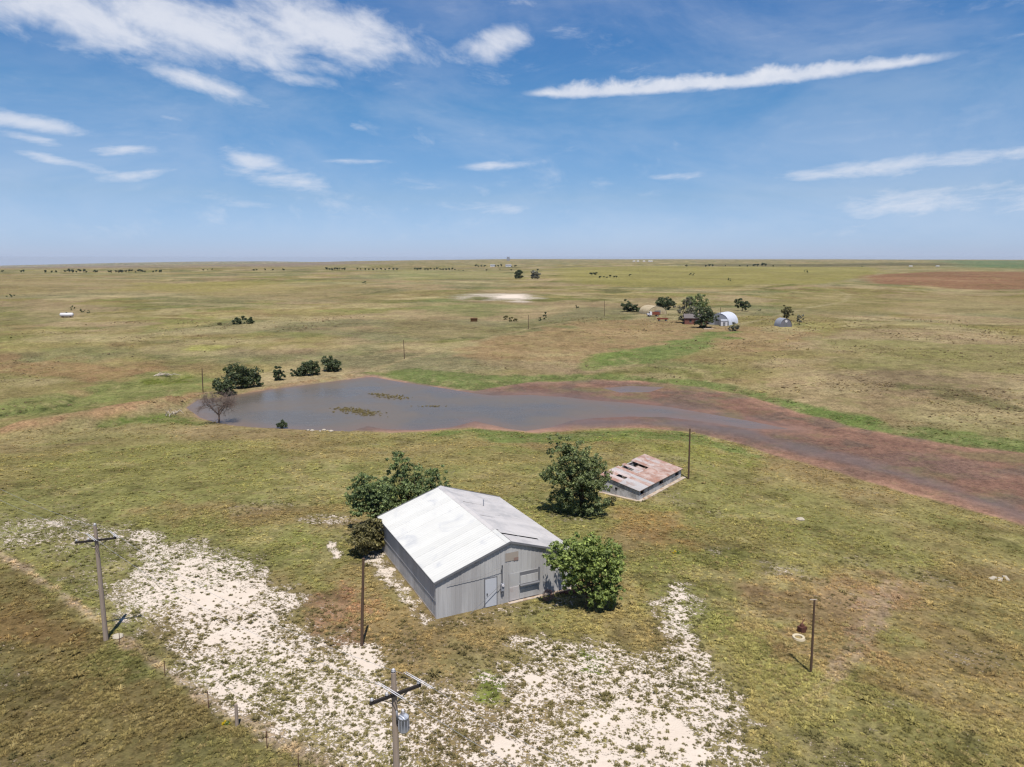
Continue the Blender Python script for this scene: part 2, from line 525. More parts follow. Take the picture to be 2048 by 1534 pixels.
# the farmstead rise and the right-hand pasture
zone([(1030, 668), (1180, 640), (1340, 640), (1480, 655), (1620, 668), (1560, 705), (1400, 690), (1240, 712), (1080, 720), (960, 728), (900, 716)], (156, 130, 94), 6, 16, 9, .75)
zone([(1200, 715), (1300, 692), (1420, 668), (1470, 664), (1430, 690), (1330, 712), (1230, 728)], (114, 126, 72), 3, 10, 9, .95)
zone([(1170, 722), (1230, 700), (1260, 706), (1190, 740)], (110, 126, 66), 3, 8, 7, .7)
zone([(1650, 680), (2048, 690), (2300, 700), (2300, 760), (1900, 745), (1700, 730)], (130, 127, 76), 6, 18, 16, .6)
zone([(1660, 745), (1760, 735), (1960, 755), (2048, 800), (1900, 790), (1750, 775)], (118, 102, 80), 3, 10, 6, .45)
zone([(1800, 768), (1900, 775), (2048, 815), (2048, 830), (1900, 800)], (92, 92, 58), 1.5, 5, 4, .6)
# pond banks, creek bottom
zone([(735, 745), (800, 738), (920, 742), (960, 752), (1060, 752), (1200, 750), (1400, 760), (1540, 790), (1660, 825), (1800, 850), (2048, 880), (2300, 905),
      (2300, 940), (2048, 912), (1900, 894), (1700, 855), (1590, 828), (1480, 793), (1380, 775), (1200, 764), (1050, 770), (960, 786), (860, 776), (780, 764)], (108, 118, 68), 1.3, 4.5, 4, .9)
zone([(1560, 800), (1660, 818), (1760, 838), (1740, 866), (1640, 840)], (104, 120, 64), 2, 4, 4, .8)
zone([(880, 862), (960, 857), (1050, 868), (1290, 862), (1380, 868), (1480, 896), (1560, 920), (1500, 915), (1380, 888), (1250, 880), (1000, 882), (860, 872)], (110, 120, 68), 1.2, 3.5, 4, .9)
zone([(1230, 880), (1420, 895), (1500, 930), (1420, 930), (1290, 905)], (132, 132, 72), 2.5, 6, 6, .8)
zone([(-200, 850), (0, 800), (150, 785), (300, 745), (420, 748), (430, 775), (330, 790), (240, 796), (180, 812), (0, 838)], (124, 130, 76), 2.5, 8, 7, .8)
zone([(300, 757), (370, 752), (392, 762), (330, 770)], (100, 108, 46), 1.5, 4, 5, .8)
zone([(230, 838), (330, 828), (400, 838), (400, 850), (270, 852), (200, 848)], (96, 112, 54), 1.5, 4, 5, .85)
track([(-120, 850), (0, 832), (80, 822), (130, 812), (150, 798), (170, 788), (220, 778)], (74, 84, 48), .5, .9, 1.2, 4, .8)  # dark green creek line, with bank shadow painted into its colour
track([(0, 858), (60, 845), (160, 828), (260, 810), (340, 797), (400, 788)], (160, 128, 94), 2.0, 1.6, 3, 5, .85)
track([(400, 787), (480, 777), (560, 766), (640, 754), (700, 745), (745, 741)], (166, 144, 112), .5, .7, 1.0, 4, .9)
track([(500, 782), (560, 772), (640, 760), (700, 751)], (150, 118, 84), .5, .9, 1.6, 3, .7)
# near slope
zone([(-200, 900), (200, 880), (500, 890), (640, 960), (500, 1010), (200, 990), (-200, 1000)], (134, 128, 76), 4, 12, 10, .5)
zone([(560, 880), (820, 872), (1020, 890), (1080, 960), (940, 980), (900, 930), (700, 920)], (146, 132, 86), 3, 10, 6, .65)
zone([(300, 1015), (500, 1005), (700, 1015), (690, 1035), (480, 1040)], (140, 118, 82), 2, 6, 4, .6)
track([(672, 888), (640, 905), (600, 925), (583, 942), (610, 962), (660, 975), (700, 985)], (160, 146, 100), .5, .8, 1.2, 3, .6)
zone([(648, 1195), (690, 1165), (740, 1200), (748, 1250), (745, 1285), (690, 1288), (652, 1262)], (148, 116, 88), .8, 2.2, 1.6, .85)
zone([(745, 1190), (830, 1240), (900, 1262), (860, 1330), (790, 1320), (740, 1260)], (150, 128, 86), 1, 3, 1.8, .6)
zone([(1260, 1000), (1500, 960), (1760, 1040), (1800, 1110), (1560, 1130), (1330, 1150), (1270, 1080)], (128, 126, 74), 3, 9, 6, .6)
zone([(1240, 1020), (1330, 1030), (1390, 1090), (1330, 1110), (1270, 1070)], (148, 120, 80), 1.5, 4, 3, .7)
zone([(1500, 1180), (1620, 1150), (1780, 1160), (1820, 1210), (1760, 1300), (1640, 1330), (1540, 1300)], (146, 120, 88), 1.5, 5, 3, .65)
zone([(1790, 1250), (1900, 1240), (2048, 1290), (2300, 1360), (2300, 1480), (2048, 1440), (1850, 1380), (1780, 1320)], (140, 116, 80), 2, 6, 4, .6)
zone([(1700, 1230), (1760, 1180), (1800, 1190), (1740, 1270), (1690, 1300)], (152, 128, 104), .6, 2, 1.3, .6)
zone([(1560, 1400), (1700, 1380), (1900, 1440), (2048, 1534), (1700, 1600), (1560, 1500)], (116, 112, 66), 1.5, 5, 3, .7)
zone([(1500, 1330), (1600, 1330), (1640, 1380), (1560, 1420)], (122, 116, 70), 1, 3, 2, .6)
zone([(-300, 1110), (0, 1115), (150, 1210), (240, 1290), (420, 1410), (590, 1490), (700, 1600), (-300, 1700)], (108, 95, 62), .8, 2.5, 2.2, .85)
zone([(-200, 1200), (120, 1230), (200, 1290), (40, 1300), (-200, 1290)], (128, 102, 66), 1.2, 3, 2, .55)
zone([(380, 1470), (480, 1460), (560, 1520), (420, 1600), (330, 1560)], (104, 102, 62), 1, 2.5, 2, .6)
zone([(200, 1270), (300, 1300), (330, 1370), (220, 1350)], (104, 106, 62), 1, 2.5, 2, .6)
zone([(0, 1090), (140, 1120), (260, 1180), (230, 1200), (80, 1150), (-60, 1120)], (136, 128, 78), .8, 2.5, 2, .5)
track([(-80, 1065), (30, 1125), (150, 1205), (240, 1275), (330, 1335), (420, 1400), (540, 1465), (640, 1520), (740, 1590)], (176, 154, 124), .3, .35, .7, 2, .9)
zone([(570, 1050), (700, 1055), (720, 1130), (640, 1180), (560, 1120)], (122, 122, 70), 1, 3, 2.5, .6)
zone([(1260, 1150), (1330, 1100), (1480, 1110), (1480, 1200), (1400, 1290), (1330, 1240)], (126, 127, 72), 1.2, 3.5, 2.5, .6)
zone([(950, 1340), (990, 1335), (1005, 1400), (960, 1410)], (112, 126, 52), .4, .9, .8, .9)
zone([(1150, 1300), (1215, 1310), (1210, 1350), (1160, 1345)], (112, 126, 52), .4, .9, .8, .9)
for off in (0, 26):
    track([(1775 + off, 1160), (1742 + off, 1225), (1712 + off, 1280), (1670 + off, 1335), (1610 + off, 1400)], (166, 144, 116), .16, .3, .5, 2, .6)
# two-tracks over the rise
track([(745, 741), (808, 719), (880, 700), (960, 682), (1060, 656), (1130, 645), (1209, 634), (1300, 629)], (164, 148, 108), .9, 1.2, 2, 8, .7)
track([(1480, 648), (1540, 636), (1590, 622), (1640, 612), (1690, 603), (1696, 590), (1670, 580), (1640, 574)], (172, 158, 120), 1.0, 2.0, 3, 12, .6)
track([(1640, 574), (1700, 562), (1740, 552), (1760, 546)], (160, 146, 112), 3, 5, 8, 30, .6)
track([(1250, 625), (1320, 634), (1400, 652), (1460, 655)], (170, 148, 110), 1.2, 1.5, 2.5, 6, .7)
track([(1040, 572), (1100, 573), (1150, 578), (1240, 582)], (112, 104, 72), 3, 5, 6, 20, .6)
track([(0, 668), (120, 660), (230, 652), (330, 640), (420, 640), (640, 640)], (156, 136, 96), .8, 2.5, 4, 15, .45)

MUD_A = np.array(C(132, 100, 84)[:3]); MUD_B = np.array(C(166, 128, 106)[:3])
CHANNEL = on_plane([(1120, 846), (1260, 846), (1380, 850), (1480, 866), (1580, 890), (1700, 924), (1800, 952), (1900, 982), (2048, 1030), (2200, 1090)], ZW); MUD_C = np.array(C(104, 92, 80)[:3])
CAL = []
def caliche(pts, amt, soft=1.5, nz=3.0, nscale=4.0):
    CAL.append((G(pts), amt, soft, nz, nscale))
caliche([(285, 1052), (345, 1070), (430, 1095), (520, 1125), (570, 1165), (605, 1222), (650, 1255), (700, 1290), (752, 1285), (775, 1330), (790, 1400), (820, 1534), (700, 1560),
         (640, 1510), (560, 1452), (480, 1412), (420, 1380), (370, 1335), (310, 1292), (250, 1250), (215, 1200), (230, 1165), (275, 1150), (270, 1100)], .70, .8, 3.0, 2.5)
caliche([(330, 1130), (400, 1110), (470, 1140), (520, 1180), (560, 1250), (600, 1310), (560, 1330), (470, 1310), (400, 1290), (330, 1250), (300, 1200)], .86, .8, 2.5, 2)
caliche([(690, 1290), (750, 1288), (765, 1330), (745, 1360), (700, 1335), (680, 1310)], 1.0, .4, .6, .8)
caliche([(370, 1165), (420, 1170), (430, 1220), (380, 1215)], 1.0, .4, 1.0, 1.2)
caliche([(350, 1290), (450, 1330), (560, 1420), (620, 1490), (560, 1460), (430, 1380)], .84, .5, 1.2, 1.2)
caliche([(1020, 1290), (1080, 1262), (1150, 1285), (1220, 1300), (1300, 1290), (1330, 1250), (1325, 1190), (1350, 1165), (1385, 1190), (1385, 1250), (1410, 1310), (1460, 1365), (1500, 1400),
         (1490, 1470), (1520, 1560), (950, 1560), (930, 1480), (985, 1420), (1000, 1350)], .70, .6, 2.2, 1.8)
caliche([(1130, 1440), (1240, 1400), (1380, 1420), (1440, 1480), (1440, 1560), (1130, 1560)], .92, .6, 1.6, 1.4)
caliche([(970, 1470), (1050, 1465), (1060, 1510), (990, 1520)], 1.0, .4, .8, .9)
caliche([(1040, 1340), (1110, 1330), (1100, 1380), (1040, 1390)], .84, .4, 1.2, 1.0)
caliche([(1335, 1170), (1370, 1170), (1385, 1260), (1420, 1330), (1390, 1340), (1340, 1290), (1330, 1220)], .78, .4, 1.0, 1.0)
caliche([(1420, 1360), (1480, 1390), (1490, 1460), (1440, 1430)], .88, .4, 1.2, 1.0)
caliche([(760, 1370), (960, 1350), (1010, 1420), (1000, 1580), (640, 1580), (660, 1480)], .60, .8, 2.0, 1.6)
caliche([(890, 1300), (1030, 1290), (1000, 1400), (900, 1390)], .36, 1, 2.5, 2.0)
caliche([(-200, 1022), (0, 1030), (130, 1038), (240, 1050), (330, 1056), (300, 1110), (190, 1108), (60, 1095), (-200, 1088)], .52, .8, 3.0, 2.5)
caliche([(90, 1040), (150, 1042), (140, 1056), (80, 1052)], .62, .5, 1.2, 1.2)
caliche([(200, 1165), (270, 1175), (290, 1230), (240, 1250), (215, 1210)], .62, .5, 1.5, 1.2)
caliche([(60, 1085), (270, 1090), (280, 1170), (180, 1190)], .40, .8, 3, 2)
caliche([(600, 1033), (690, 1030), (712, 1040), (690, 1050), (610, 1046)], .60, .5, 1.2, 1.2)
caliche([(654, 1080), (666, 1082), (684, 1112), (672, 1116), (660, 1100)], .95, .2, .5, .6)
caliche([(725, 1098), (762, 1102), (800, 1160), (868, 1244), (850, 1246), (770, 1160), (730, 1120)], .74, .3, 1.0, .9)
caliche([(870, 1240), (1020, 1215), (1150, 1180), (1200, 1215), (1000, 1250), (890, 1262)], .44, .4, 1.4, 1.0)
caliche([(1500, 1120), (1600, 1130), (1640, 1165), (1560, 1150)], .46, .5, 1.6, 1.2)
caliche([(1400, 1090), (1445, 1092), (1450, 1110), (1405, 1110)], .50, .4, 1.2, 1.0)
caliche([(1090, 1020), (1180, 1030), (1200, 1044), (1110, 1040)], .42, .4, 1.2, 1.0)
caliche([(1590, 1470), (1720, 1480), (1760, 1560), (1560, 1560)], .34, .6, 2.0, 1.5)
caliche([(896, 600), (930, 589), (990, 586), (1050, 587), (1092, 593), (1045, 610), (1030, 603), (985, 600), (955, 594), (905, 605)], .66, 5, 16, 18)
caliche([(1000, 589), (1050, 588), (1060, 597), (1000, 598)], .95, 3, 8, 10)
caliche([(1620, 1190), (1700, 1170), (1740, 1200), (1680, 1240)], .30, .6, 1.5, 1.2)

GR_OLIVE = np.array(C(138, 127, 80)[:3]); GR_GREEN = np.array(C(122, 124, 72)[:3])
GR_TAN = np.array(C(152, 138, 92)[:3]); GR_BROWN = np.array(C(136, 114, 82)[:3]); GR_STRAW = np.array(C(168, 152, 108)[:3])

def lerp(a, b, t):
    return a + (b - a) * t[:, None]

def ground_paint(x, y):
    """-> colour (n,3), bare-soil cover, wetness"""
    d = np.hypot(x, y)
    n = x.size
    big = fbm(x, y, 60, 4, 41); mid = fbm(x, y, 13, 4, 42); sm = fbm(x, y, 2.6, 3, 43); huge = fbm(x, y, 420, 4, 44)
    col = np.tile(GR_OLIVE, (n, 1))
    col = lerp(col, GR_TAN, sstep(0.55 * huge + 0.45 * big, 0.42, 0.66) * 0.75)
    col = lerp(col, GR_GREEN, sstep(fbm(x, y, 34, 4, 45), 0.52, 0.72) * 0.65)
    col = lerp(col, GR_BROWN, sstep(mid, 0.52, 0.72) * 0.6)
    # shallow draws run greener, faint stock trails paler
    dr = np.abs(fbm(x, y, 190, 3, 201) - 0.5)
    col = lerp(col, GR_GREEN * 0.72, sstep(-dr, -0.045, -0.004) * sstep(d, 180, 320) * 0.8)
    col = col * (1 + .34 * sstep(d, 150, 300) * (fbm(x, y, 160, 3, 203) - .5))[:, None]
    dr = np.abs(fbm(x, y, 90, 2, 205) - 0.5)
    col = lerp(col, GR_STRAW * 1.05, sstep(-dr, -0.011, -0.003) * sstep(fbm(x, y, 70, 2, 206), .4, .6) * sstep(d, 60, 140) * 0.55)
    m_ = sstep(d, 110, 200)
    col = lerp(col, np.array(C(164, 142, 112)[:3]), sstep(fbm(x, y, 55, 4, 211), .50, .62) * m_ * .6)
    col = lerp(col, np.array(C(116, 118, 84)[:3]), sstep(fbm(x, y, 75, 4, 212), .51, .62) * m_ * .6)
    col = lerp(col, np.array(C(176, 160, 118)[:3]), sstep(fbm(x, y, 30, 4, 214), .57, .68) * m_ * .55)
    col = col * (1 + m_ * (fbm(x, y, 24, 5, 213, .6) - .5) * .7)[:, None]
    for z in ZONES:
        bb = z[1]
        r = 4 * z[3] + z[4]
        if z[0] == 'l': r += z[7]
        mn, mx = bb.min(0) - r, bb.max(0) + r
        k = np.where((x > mn[0]) & (x < mx[0]) & (y > mn[1]) & (y < mx[1]))[0]
        if not len(k): continue
        xx, yy = x[k], y[k]
        if z[0] == 'p': sd = poly_sdf(xx, yy, bb)
        else: sd = line_dist(xx, yy, bb) - z[7]
        sd = sd + (fbm(xx, yy, z[5], 4, 61) - 0.5) * 2 * z[4]
        m = sstep(-sd, -z[3], z[3]) * z[6]
        m = m * (0.72 + 0.56 * fbm(xx, yy, z[5] * 0.4, 3, 62))
        col[k] = lerp(col[k], z[2][None, :], np.clip(m, 0, 1))
    # patchy tone at every scale, streaks of dead grass, dark weeds
    col = lerp(col, GR_STRAW, sstep(sm * 0.6 + fbm(x, y, 6, 3, 47) * 0.4, 0.56, 0.76) * 0.42)
    col = col * (0.80 + 0.40 * fbm(x, y, 5.0, 3, 48))[:, None]
    dark = sstep(fbm(x, y, 3.2, 3, 49), 0.62, 0.76) * (0.30 + 0.3 * sstep(fbm(x, y, 80, 2, 50), 0.5, 0.6))
    col = col * (1 - 0.42 * dark)[:, None]
    far = sstep(d, 250, 700)
    col = col * (1 + far * (fbm(x, y, 90, 4, 51) - 0.5) * 0.5)[:, None]
    col = col * (1.07 - 0.10 * sstep(d, 95, 210))[:, None]
    col = col * np.array([1.0, 1.0, 1.06])[None, :]
    cal = np.zeros(n)
    for (pl, amt, soft, nz, ns) in CAL:
        mn, mx = pl.min(0) - 5 * soft - nz, pl.max(0) + 5 * soft + nz
        k = np.where((x > mn[0]) & (x < mx[0]) & (y > mn[1]) & (y < mx[1]))[0]
        if not len(k): continue
        xx, yy = x[k], y[k]
        sd = poly_sdf(xx, yy, pl) + (fbm(xx, yy, ns, 4, 71) - 0.5) * 2 * nz
        m = sstep(-sd, -soft * 3.4, soft * 2.2) * amt * (0.72 + 0.5 * fbm(xx, yy, ns * 1.3, 3, 72))
        cal[k] = np.maximum(cal[k], np.clip(m, 0, 1))
    # a few bare spots anywhere in the near pasture
    cal = np.maximum(cal, 0.34 * sstep(fbm(x, y, 7, 4, 73), 0.66, 0.78) * (d < 130))
    wet = np.zeros(n)
    k = np.where((d < 400) & (y > 50))[0]
    if len(k):
        xx, yy = x[k], y[k]
        sd = poly_sdf(xx, yy, WET) + (fbm(xx, yy, 6, 3, 81) - 0.5) * 2.2
        sw = poly_sdf(xx, yy, WATER)
        inm = sstep(-sd, -0.7, 0.7)
        w = sstep(-sw, -7, 1.0)
        mcol = np.tile(MUD_A, (len(k), 1))
        mcol = lerp(mcol, MUD_B, np.clip(sstep(-sd, 5.5, 0.0) * 0.8 + sstep(fbm(xx, yy, 9, 4, 82), 0.5, 0.7) * 0.4, 0, 1))
        mcol = lerp(mcol, MUD_C, sstep(fbm(xx, yy, 7, 4, 83), 0.52, 0.68) * 0.6)
        # lines left by the falling water run along the shore
        ring = 0.5 + 0.5 * np.sin((sd + 2.5 * fbm(xx, yy, 16, 3, 86)) * 2.1)
        mcol = mcol * (0.90 + 0.20 * ring * sstep(fbm(xx, yy, 20, 3, 87), .35, .6))[:, None]
        mcol = lerp(mcol, np.array(C(112, 94, 86)[:3]), sstep(fbm(xx * .5, yy, 13, 4, 88), 0.5, 0.62) * 0.4)
        mcol = lerp(mcol, np.array(C(112, 118, 70)[:3]), sstep(fbm(xx, yy, 11, 4, 84), 0.60, 0.72) * 0.35)
        ch = sstep(-(line_dist(xx, yy, CHANNEL) + (fbm(xx, yy, 8, 4, 89) - .5) * 7), -4.5, -0.5)
        mcol = lerp(mcol, np.array(C(112, 98, 92)[:3]), ch * .6)
        mcol = mcol * (0.86 + 0.28 * fbm(xx, yy, 1.2, 3, 85))[:, None]
        col[k] = lerp(col[k], mcol, inm)
        wet[k] = inm * np.clip(0.25 + 0.6 * w + .4 * ch, 0, .9)
        cal[k] = cal[k] * (1 - inm)
    return col, cal, wet

# ------------------------------------------------------------------ mesh helpers
def mesh_np(name, V, Fq=None, Ft=None, smooth=False):
    me = bpy.data.meshes.new(name)
    V = np.asarray(V, np.float32)
    me.vertices.add(len(V)); me.vertices.foreach_set('co', V.ravel())
    loops = []; starts = []; pos = 0
    if Fq is not None and len(Fq):
        Fq = np.asarray(Fq, np.int32); loops.append(Fq.ravel()); starts.append(np.arange(len(Fq)) * 4); pos = len(Fq) * 4
    if Ft is not None and len(Ft):
        Ft = np.asarray(Ft, np.int32); loops.append(Ft.ravel()); starts.append(pos + np.arange(len(Ft)) * 3)
    L = np.concatenate(loops).astype(np.int32); S = np.concatenate(starts).astype(np.int32)
    me.loops.add(len(L)); me.loops.foreach_set('vertex_index', L)
    me.polygons.add(len(S)); me.polygons.foreach_set('loop_start', S)
    if smooth: me.polygons.foreach_set('use_smooth', np.ones(len(S), bool))
    me.update(calc_edges=True)
    return me

class MB:
    """collects boxes, tubes and faces; build() links them as one mesh object"""
    def __init__(self): self.v = []; self.f = []
    def face(self, pts):
        k = len(self.v); self.v += [tuple(p) for p in pts]; self.f.append(tuple(range(k, k + len(pts))))
        return self
    def grid(self, P, closed=False):
        """P: rows of points"""
        k = len(self.v); r, c = len(P), len(P[0])
        for row in P: self.v += [tuple(p) for p in row]
        for i in range(r - 1):
            for j in range(c if closed else c - 1):
                j2 = (j + 1) % c
                self.f.append((k + i * c + j, k + i * c + j2, k + (i + 1) * c + j2, k + (i + 1) * c + j))
        return self
    def hexa(self, p):
        """eight corners: bottom four then top four, each counter-clockwise from above"""
        k = len(self.v); self.v += [tuple(q) for q in p]
        for q in ((3, 2, 1, 0), (4, 5, 6, 7), (0, 1, 5, 4), (1, 2, 6, 5), (2, 3, 7, 6), (3, 0, 4, 7)):
            self.f.append(tuple(k + i for i in q))
        return self
    def box(self, lo, hi):
        (a, b, c), (d, e, f) = lo, hi
        return self.hexa([(a, b, c), (d, b, c), (d, e, c), (a, e, c), (a, b, f), (d, b, f), (d, e, f), (a, e, f)])
    def bar(self, a, b, w, h, up=(0, 0, 1)):
        a, b = Vector(a), Vector(b); t = (b - a).normalized(); u = Vector(up)
        s = t.cross(u)
        if s.length < 1e-4: s = t.cross(Vector((1, 0, 0)))
        s.normalize(); u = s.cross(t).normalized()
        s = s * w / 2; u = u * h / 2
        return self.hexa([a - s - u, a + s - u, b + s - u, b - s - u, a - s + u, a + s + u, b + s + u, b - s + u])
    def tube(self, pts, rad, n=8, cap=True):
        pts = [Vector(p) for p in pts]
        if isinstance(rad, (int, float)): rad = [rad] * len(pts)
        rows = []; ref = Vector((0.3, 0.9, 0.2)).normalized()
        for i, p in enumerate(pts):
            t = (pts[min(i + 1, len(pts) - 1)] - pts[max(i - 1, 0)]).normalized()
            s = t.cross(ref)
            if s.length < 0.05: s = t.cross(Vector((1, 0, 0)))
            s.normalize(); u = s.cross(t)
            rows.append([p + (s * math.cos(2 * math.pi * k / n) + u * math.sin(2 * math.pi * k / n)) * rad[i] for k in range(n)])
        k0 = len(self.v)
        self.grid(rows, closed=True)
        if cap:
            self.f.append(tuple(range(k0, k0 + n)))
            e = k0 + (len(pts) - 1) * n
            self.f.append(tuple(reversed(range(e, e + n))))
        return self
    def lathe(self, prof, c=(0, 0, 0), n=12):
        rows = [[(c[0] + r * math.cos(2 * math.pi * k / n), c[1] + r * math.sin(2 * math.pi * k / n), c[2] + z) for k in range(n)] for r, z in prof]
        return self.grid(rows, closed=True)
    def mesh(self, name, smooth=False):
        me = bpy.data.meshes.new(name)
        me.from_pydata(self.v, [], self.f)
        if smooth: me.polygons.foreach_set('use_smooth', [True] * len(me.polygons))
        me.update()
        return me
    def build(self, name, mat, parent=None, smooth=False):
        return link(name, self.mesh(name, smooth), mat, parent)

def link(name, me, mat, parent=None):
    o = bpy.data.objects.new(name, me)
    COL.objects.link(o)
    if mat is not None and not me.materials: me.materials.append(mat)
    if parent is not None: o.parent = parent
    return o

def tag(o, label=None, cat=None, group=None, kind=None):
    if label: o['label'] = label
    if cat: o['category'] = cat
    if group: o['group'] = group
    if kind: o['kind'] = kind
    return o

def thing(name, label, cat, loc=(0, 0, 0), rz=0.0, group=None):
    o = bpy.data.objects.new(name, None)
    o.empty_display_size = 0.5
    COL.objects.link(o)
    o.location = loc; o.rotation_euler = (0, 0, rz)
    return tag(o, label, cat, group)

def copy_tree(o, parent=None):
    c = o.copy(); COL.objects.link(c)
    if parent is not None: c.parent = parent
    for ch in list(o.children): copy_tree(ch, c)
    return c

# ------------------------------------------------------------------ the ground
def build_ground():
    a_f = np.radians(np.concatenate([np.arange(-180, -62, 4.0), np.arange(-62, -42, 0.6), np.arange(-42, 42, 0.115), np.arange(42, 62, 0.6), np.arange(62, 180, 4.0)]))
    r = [6.0]
    while r[-1] < 26: r.append(r[-1] + 1.6)
    while r[-1] < 24000:
        q = r[-1]
        r.append(q + max(0.22, q * 0.0075) * (1.0 if q < 2500 else 1.9 if q < 9000 else 4.0))
    r = np.array(r)
    A, R = np.meshgrid(a_f, r)
    X, Y = (R * np.sin(A)).ravel(), (R * np.cos(A)).ravel()
    X = np.append(X, 0.0); Y = np.append(Y, 0.0)
    Z = height(X, Y)
    col, cal, wet = ground_paint(X, Y)
    na, nr = len(a_f), len(r)
    i = np.arange(nr - 1)[:, None] * na + np.arange(na)[None, :]
    j = np.arange(nr - 1)[:, None] * na + (np.arange(na)[None, :] + 1) % na
    Fq = np.stack([i, i + na, j + na, j], -1).reshape(-1, 4)
    k = np.arange(na); c0 = nr * na
    Ft = np.stack([np.full(na, c0), k, (k + 1) % na], 1)
    me = mesh_np("ground", np.stack([X, Y, Z], 1), Fq, Ft, True)
    def put(name, arr):
        at_ = me.attributes.new(name, 'FLOAT_COLOR', 'POINT')
        at_.data.foreach_set('color', arr.astype(np.float32).ravel())
    put('paint', np.concatenate([col, np.ones((len(X), 1))], 1))
    put('cover', np.stack([cal, wet, np.zeros_like(cal), np.ones_like(cal)], 1))
    k = Mat("ground_pasture")
    base = k.attr('paint')
    sep = k.new('ShaderNodeSeparateColor'); k.l.new(k.attr('cover'), sep.inputs[0])
    cal_s, wet_s = sep.outputs[0], sep.outputs[1]
    n1 = k.noise(7.5, 3.0, 0.65); n2 = k.noise(1.9, 5.0, 0.62); n3 = k.noise(0.55, 4.0, 0.62); n4 = k.noise(26.0, 2.0, 0.6)
    n5 = k.noise(0.85, 4.0, 0.6); n6 = k.noise(0.16, 5.0, 0.65)
    dry = k.math('SUBTRACT', 1.0, wet_s)
    def dev(n, a): return k.math('MULTIPLY', k.math('SUBTRACT', n, 0.5), a)
    v = k.math('ADD', k.math('ADD', dev(n1, 1.5), dev(n2, 2.1)), k.math('ADD', dev(n3, 1.3), dev(n6, 0.8)))
    v = k.math('MAXIMUM', k.math('ADD', 1.02, k.math('MULTIPLY', v, dry)), 0.35)
    grass = k.mix(1.0, base, k.mix(1.0, (1, 1, 1, 1), v, 'MULTIPLY'), 'MULTIPLY')
    grass = k.mix(k.math('MULTIPLY', k.ramp(n5, 0.54, 0.70), k.math('MULTIPLY', dry, 0.34)), grass, C(164, 142, 106))
    grass = k.mix(k.math('MULTIPLY', k.ramp(n6, 0.50, 0.66), k.math('MULTIPLY', dry, 0.26)), grass, C(116, 124, 66))
    # bare chalky soil where the noise falls under the cover value
    vr = k.new('ShaderNodeVectorRotate', rotation_type='Z_AXIS'); k.l.new(k.pos(), vr.inputs['Vector']); vr.inputs['Angle'].default_value = 0.62
    ns = k.noise(2.6, 5.0, 0.66, k.scaled(vr.outputs[0], (0.42, 1.0, 1.0)))
    sp = k.math('ADD', k.math('MULTIPLY', n1, 0.46), k.math('ADD', k.math('MULTIPLY', n2, 0.22), k.math('MULTIPLY', ns, 0.32)))
    bare = k.ramp(k.math('SUBTRACT', k.math('ADD', 0.36, k.math('ADD', k.math('MULTIPLY', cal_s, 0.25), k.ramp(cal_s, 0.86, 1.0, 0, 0.14))), sp), -0.012, 0.03)
    bare = k.math('MULTIPLY', bare, k.ramp(cal_s, 0.02, 0.12))
    soil = k.mix(n3, C(222, 204, 184), C(243, 229, 213))
    soil = k.mix(k.ramp(n4, 0.55, 0.75, 0, .35), soil, C(186, 164, 142))
    soil = k.mix(k.ramp(cal_s, 0.65, 0.2, 0, 0.55), soil, C(186, 158, 124))
    c = k.mix(bare, grass, soil)
    hsum = k.math('ADD', n1, k.math('MULTIPLY', n2, 1.2))
    hsum = k.math('MULTIPLY', hsum, k.math('MULTIPLY', dry, k.math('SUBTRACT', 1.0, k.math('MULTIPLY', bare, 0.7))))
    nm = k.bump(hsum, 0.75, 0.16)
    rough = k.math('SUBTRACT', 0.95, k.math('MULTIPLY', wet_s, 0.5))
    m = k.principled(c, rough, 0.0, k.math('MULTIPLY', wet_s, 0.35), nm)
    o = link("ground", me, m)
    tag(o, kind='structure')
    return o
build_ground()

def build_pond():
    k = Mat("pond_water")
    sh = k.new('ShaderNodeSeparateColor'); k.l.new(k.attr('shallow'), sh.inputs[0])
    n = k.noise(0.06, 4.0, 0.6); n2 = k.noise(0.35, 4.0, 0.6, k.scaled(k.pos(), (0.5, 1.6, 1.0)))
    w = k.noise(1.6, 4.0, 0.65, k.scaled(k.pos(), (0.7, 1.0, 1.0)))
    c = k.mix(k.ramp(n, .35, .65), C(106, 98, 88), C(122, 110, 96))
    c = k.mix(k.ramp(n2, .45, .7, 0, .5), c, C(116, 108, 98))
    c = k.mix(k.math('MULTIPLY', sh.outputs[0], k.ramp(n2, .2, .6, .45, 1.0)), c, C(134, 108, 92))
    rough = k.math('ADD', 0.26, k.ramp(n, .4, .62, 0, .12))
    m = k.principled(c, rough, 0.0, 0.15, k.bump(w, 0.3, 0.06))
    step = 1.0
    for poly, grow in ((WATER, 1.3), (PUDDLE, .7)):
        lo, hi = poly.min(0) - 3, poly.max(0) + 3
        gx = np.arange(lo[0], hi[0], step); gy = np.arange(lo[1], hi[1], step)
        X, Y = np.meshgrid(gx, gy); sd = poly_sdf(X.ravel(), Y.ravel(), poly)
        nx, ny = len(gx), len(gy)
        i = (np.arange(ny - 1)[:, None] * nx + np.arange(nx - 1)[None, :]).ravel()
        q = np.stack([i, i + 1, i + nx + 1, i + nx], 1)
        q = q[sd[q].min(1) < grow]
        me = mesh_np("pond_water", np.stack([X.ravel(), Y.ravel(), np.full(X.size, ZW)], 1), q)
        xx = X.ravel()
        s_ = sstep(sd, -5.0, -0.3) * .5 + .38 * sstep(xx, 2, 40)
        at_ = me.attributes.new('shallow', 'FLOAT_COLOR', 'POINT')
        at_.data.foreach_set('color', np.repeat(np.clip(s_, 0, 1)[:, None], 4, 1).astype(np.float32).ravel())
        tag(link("pond_water", me, m), kind='structure')
build_pond()

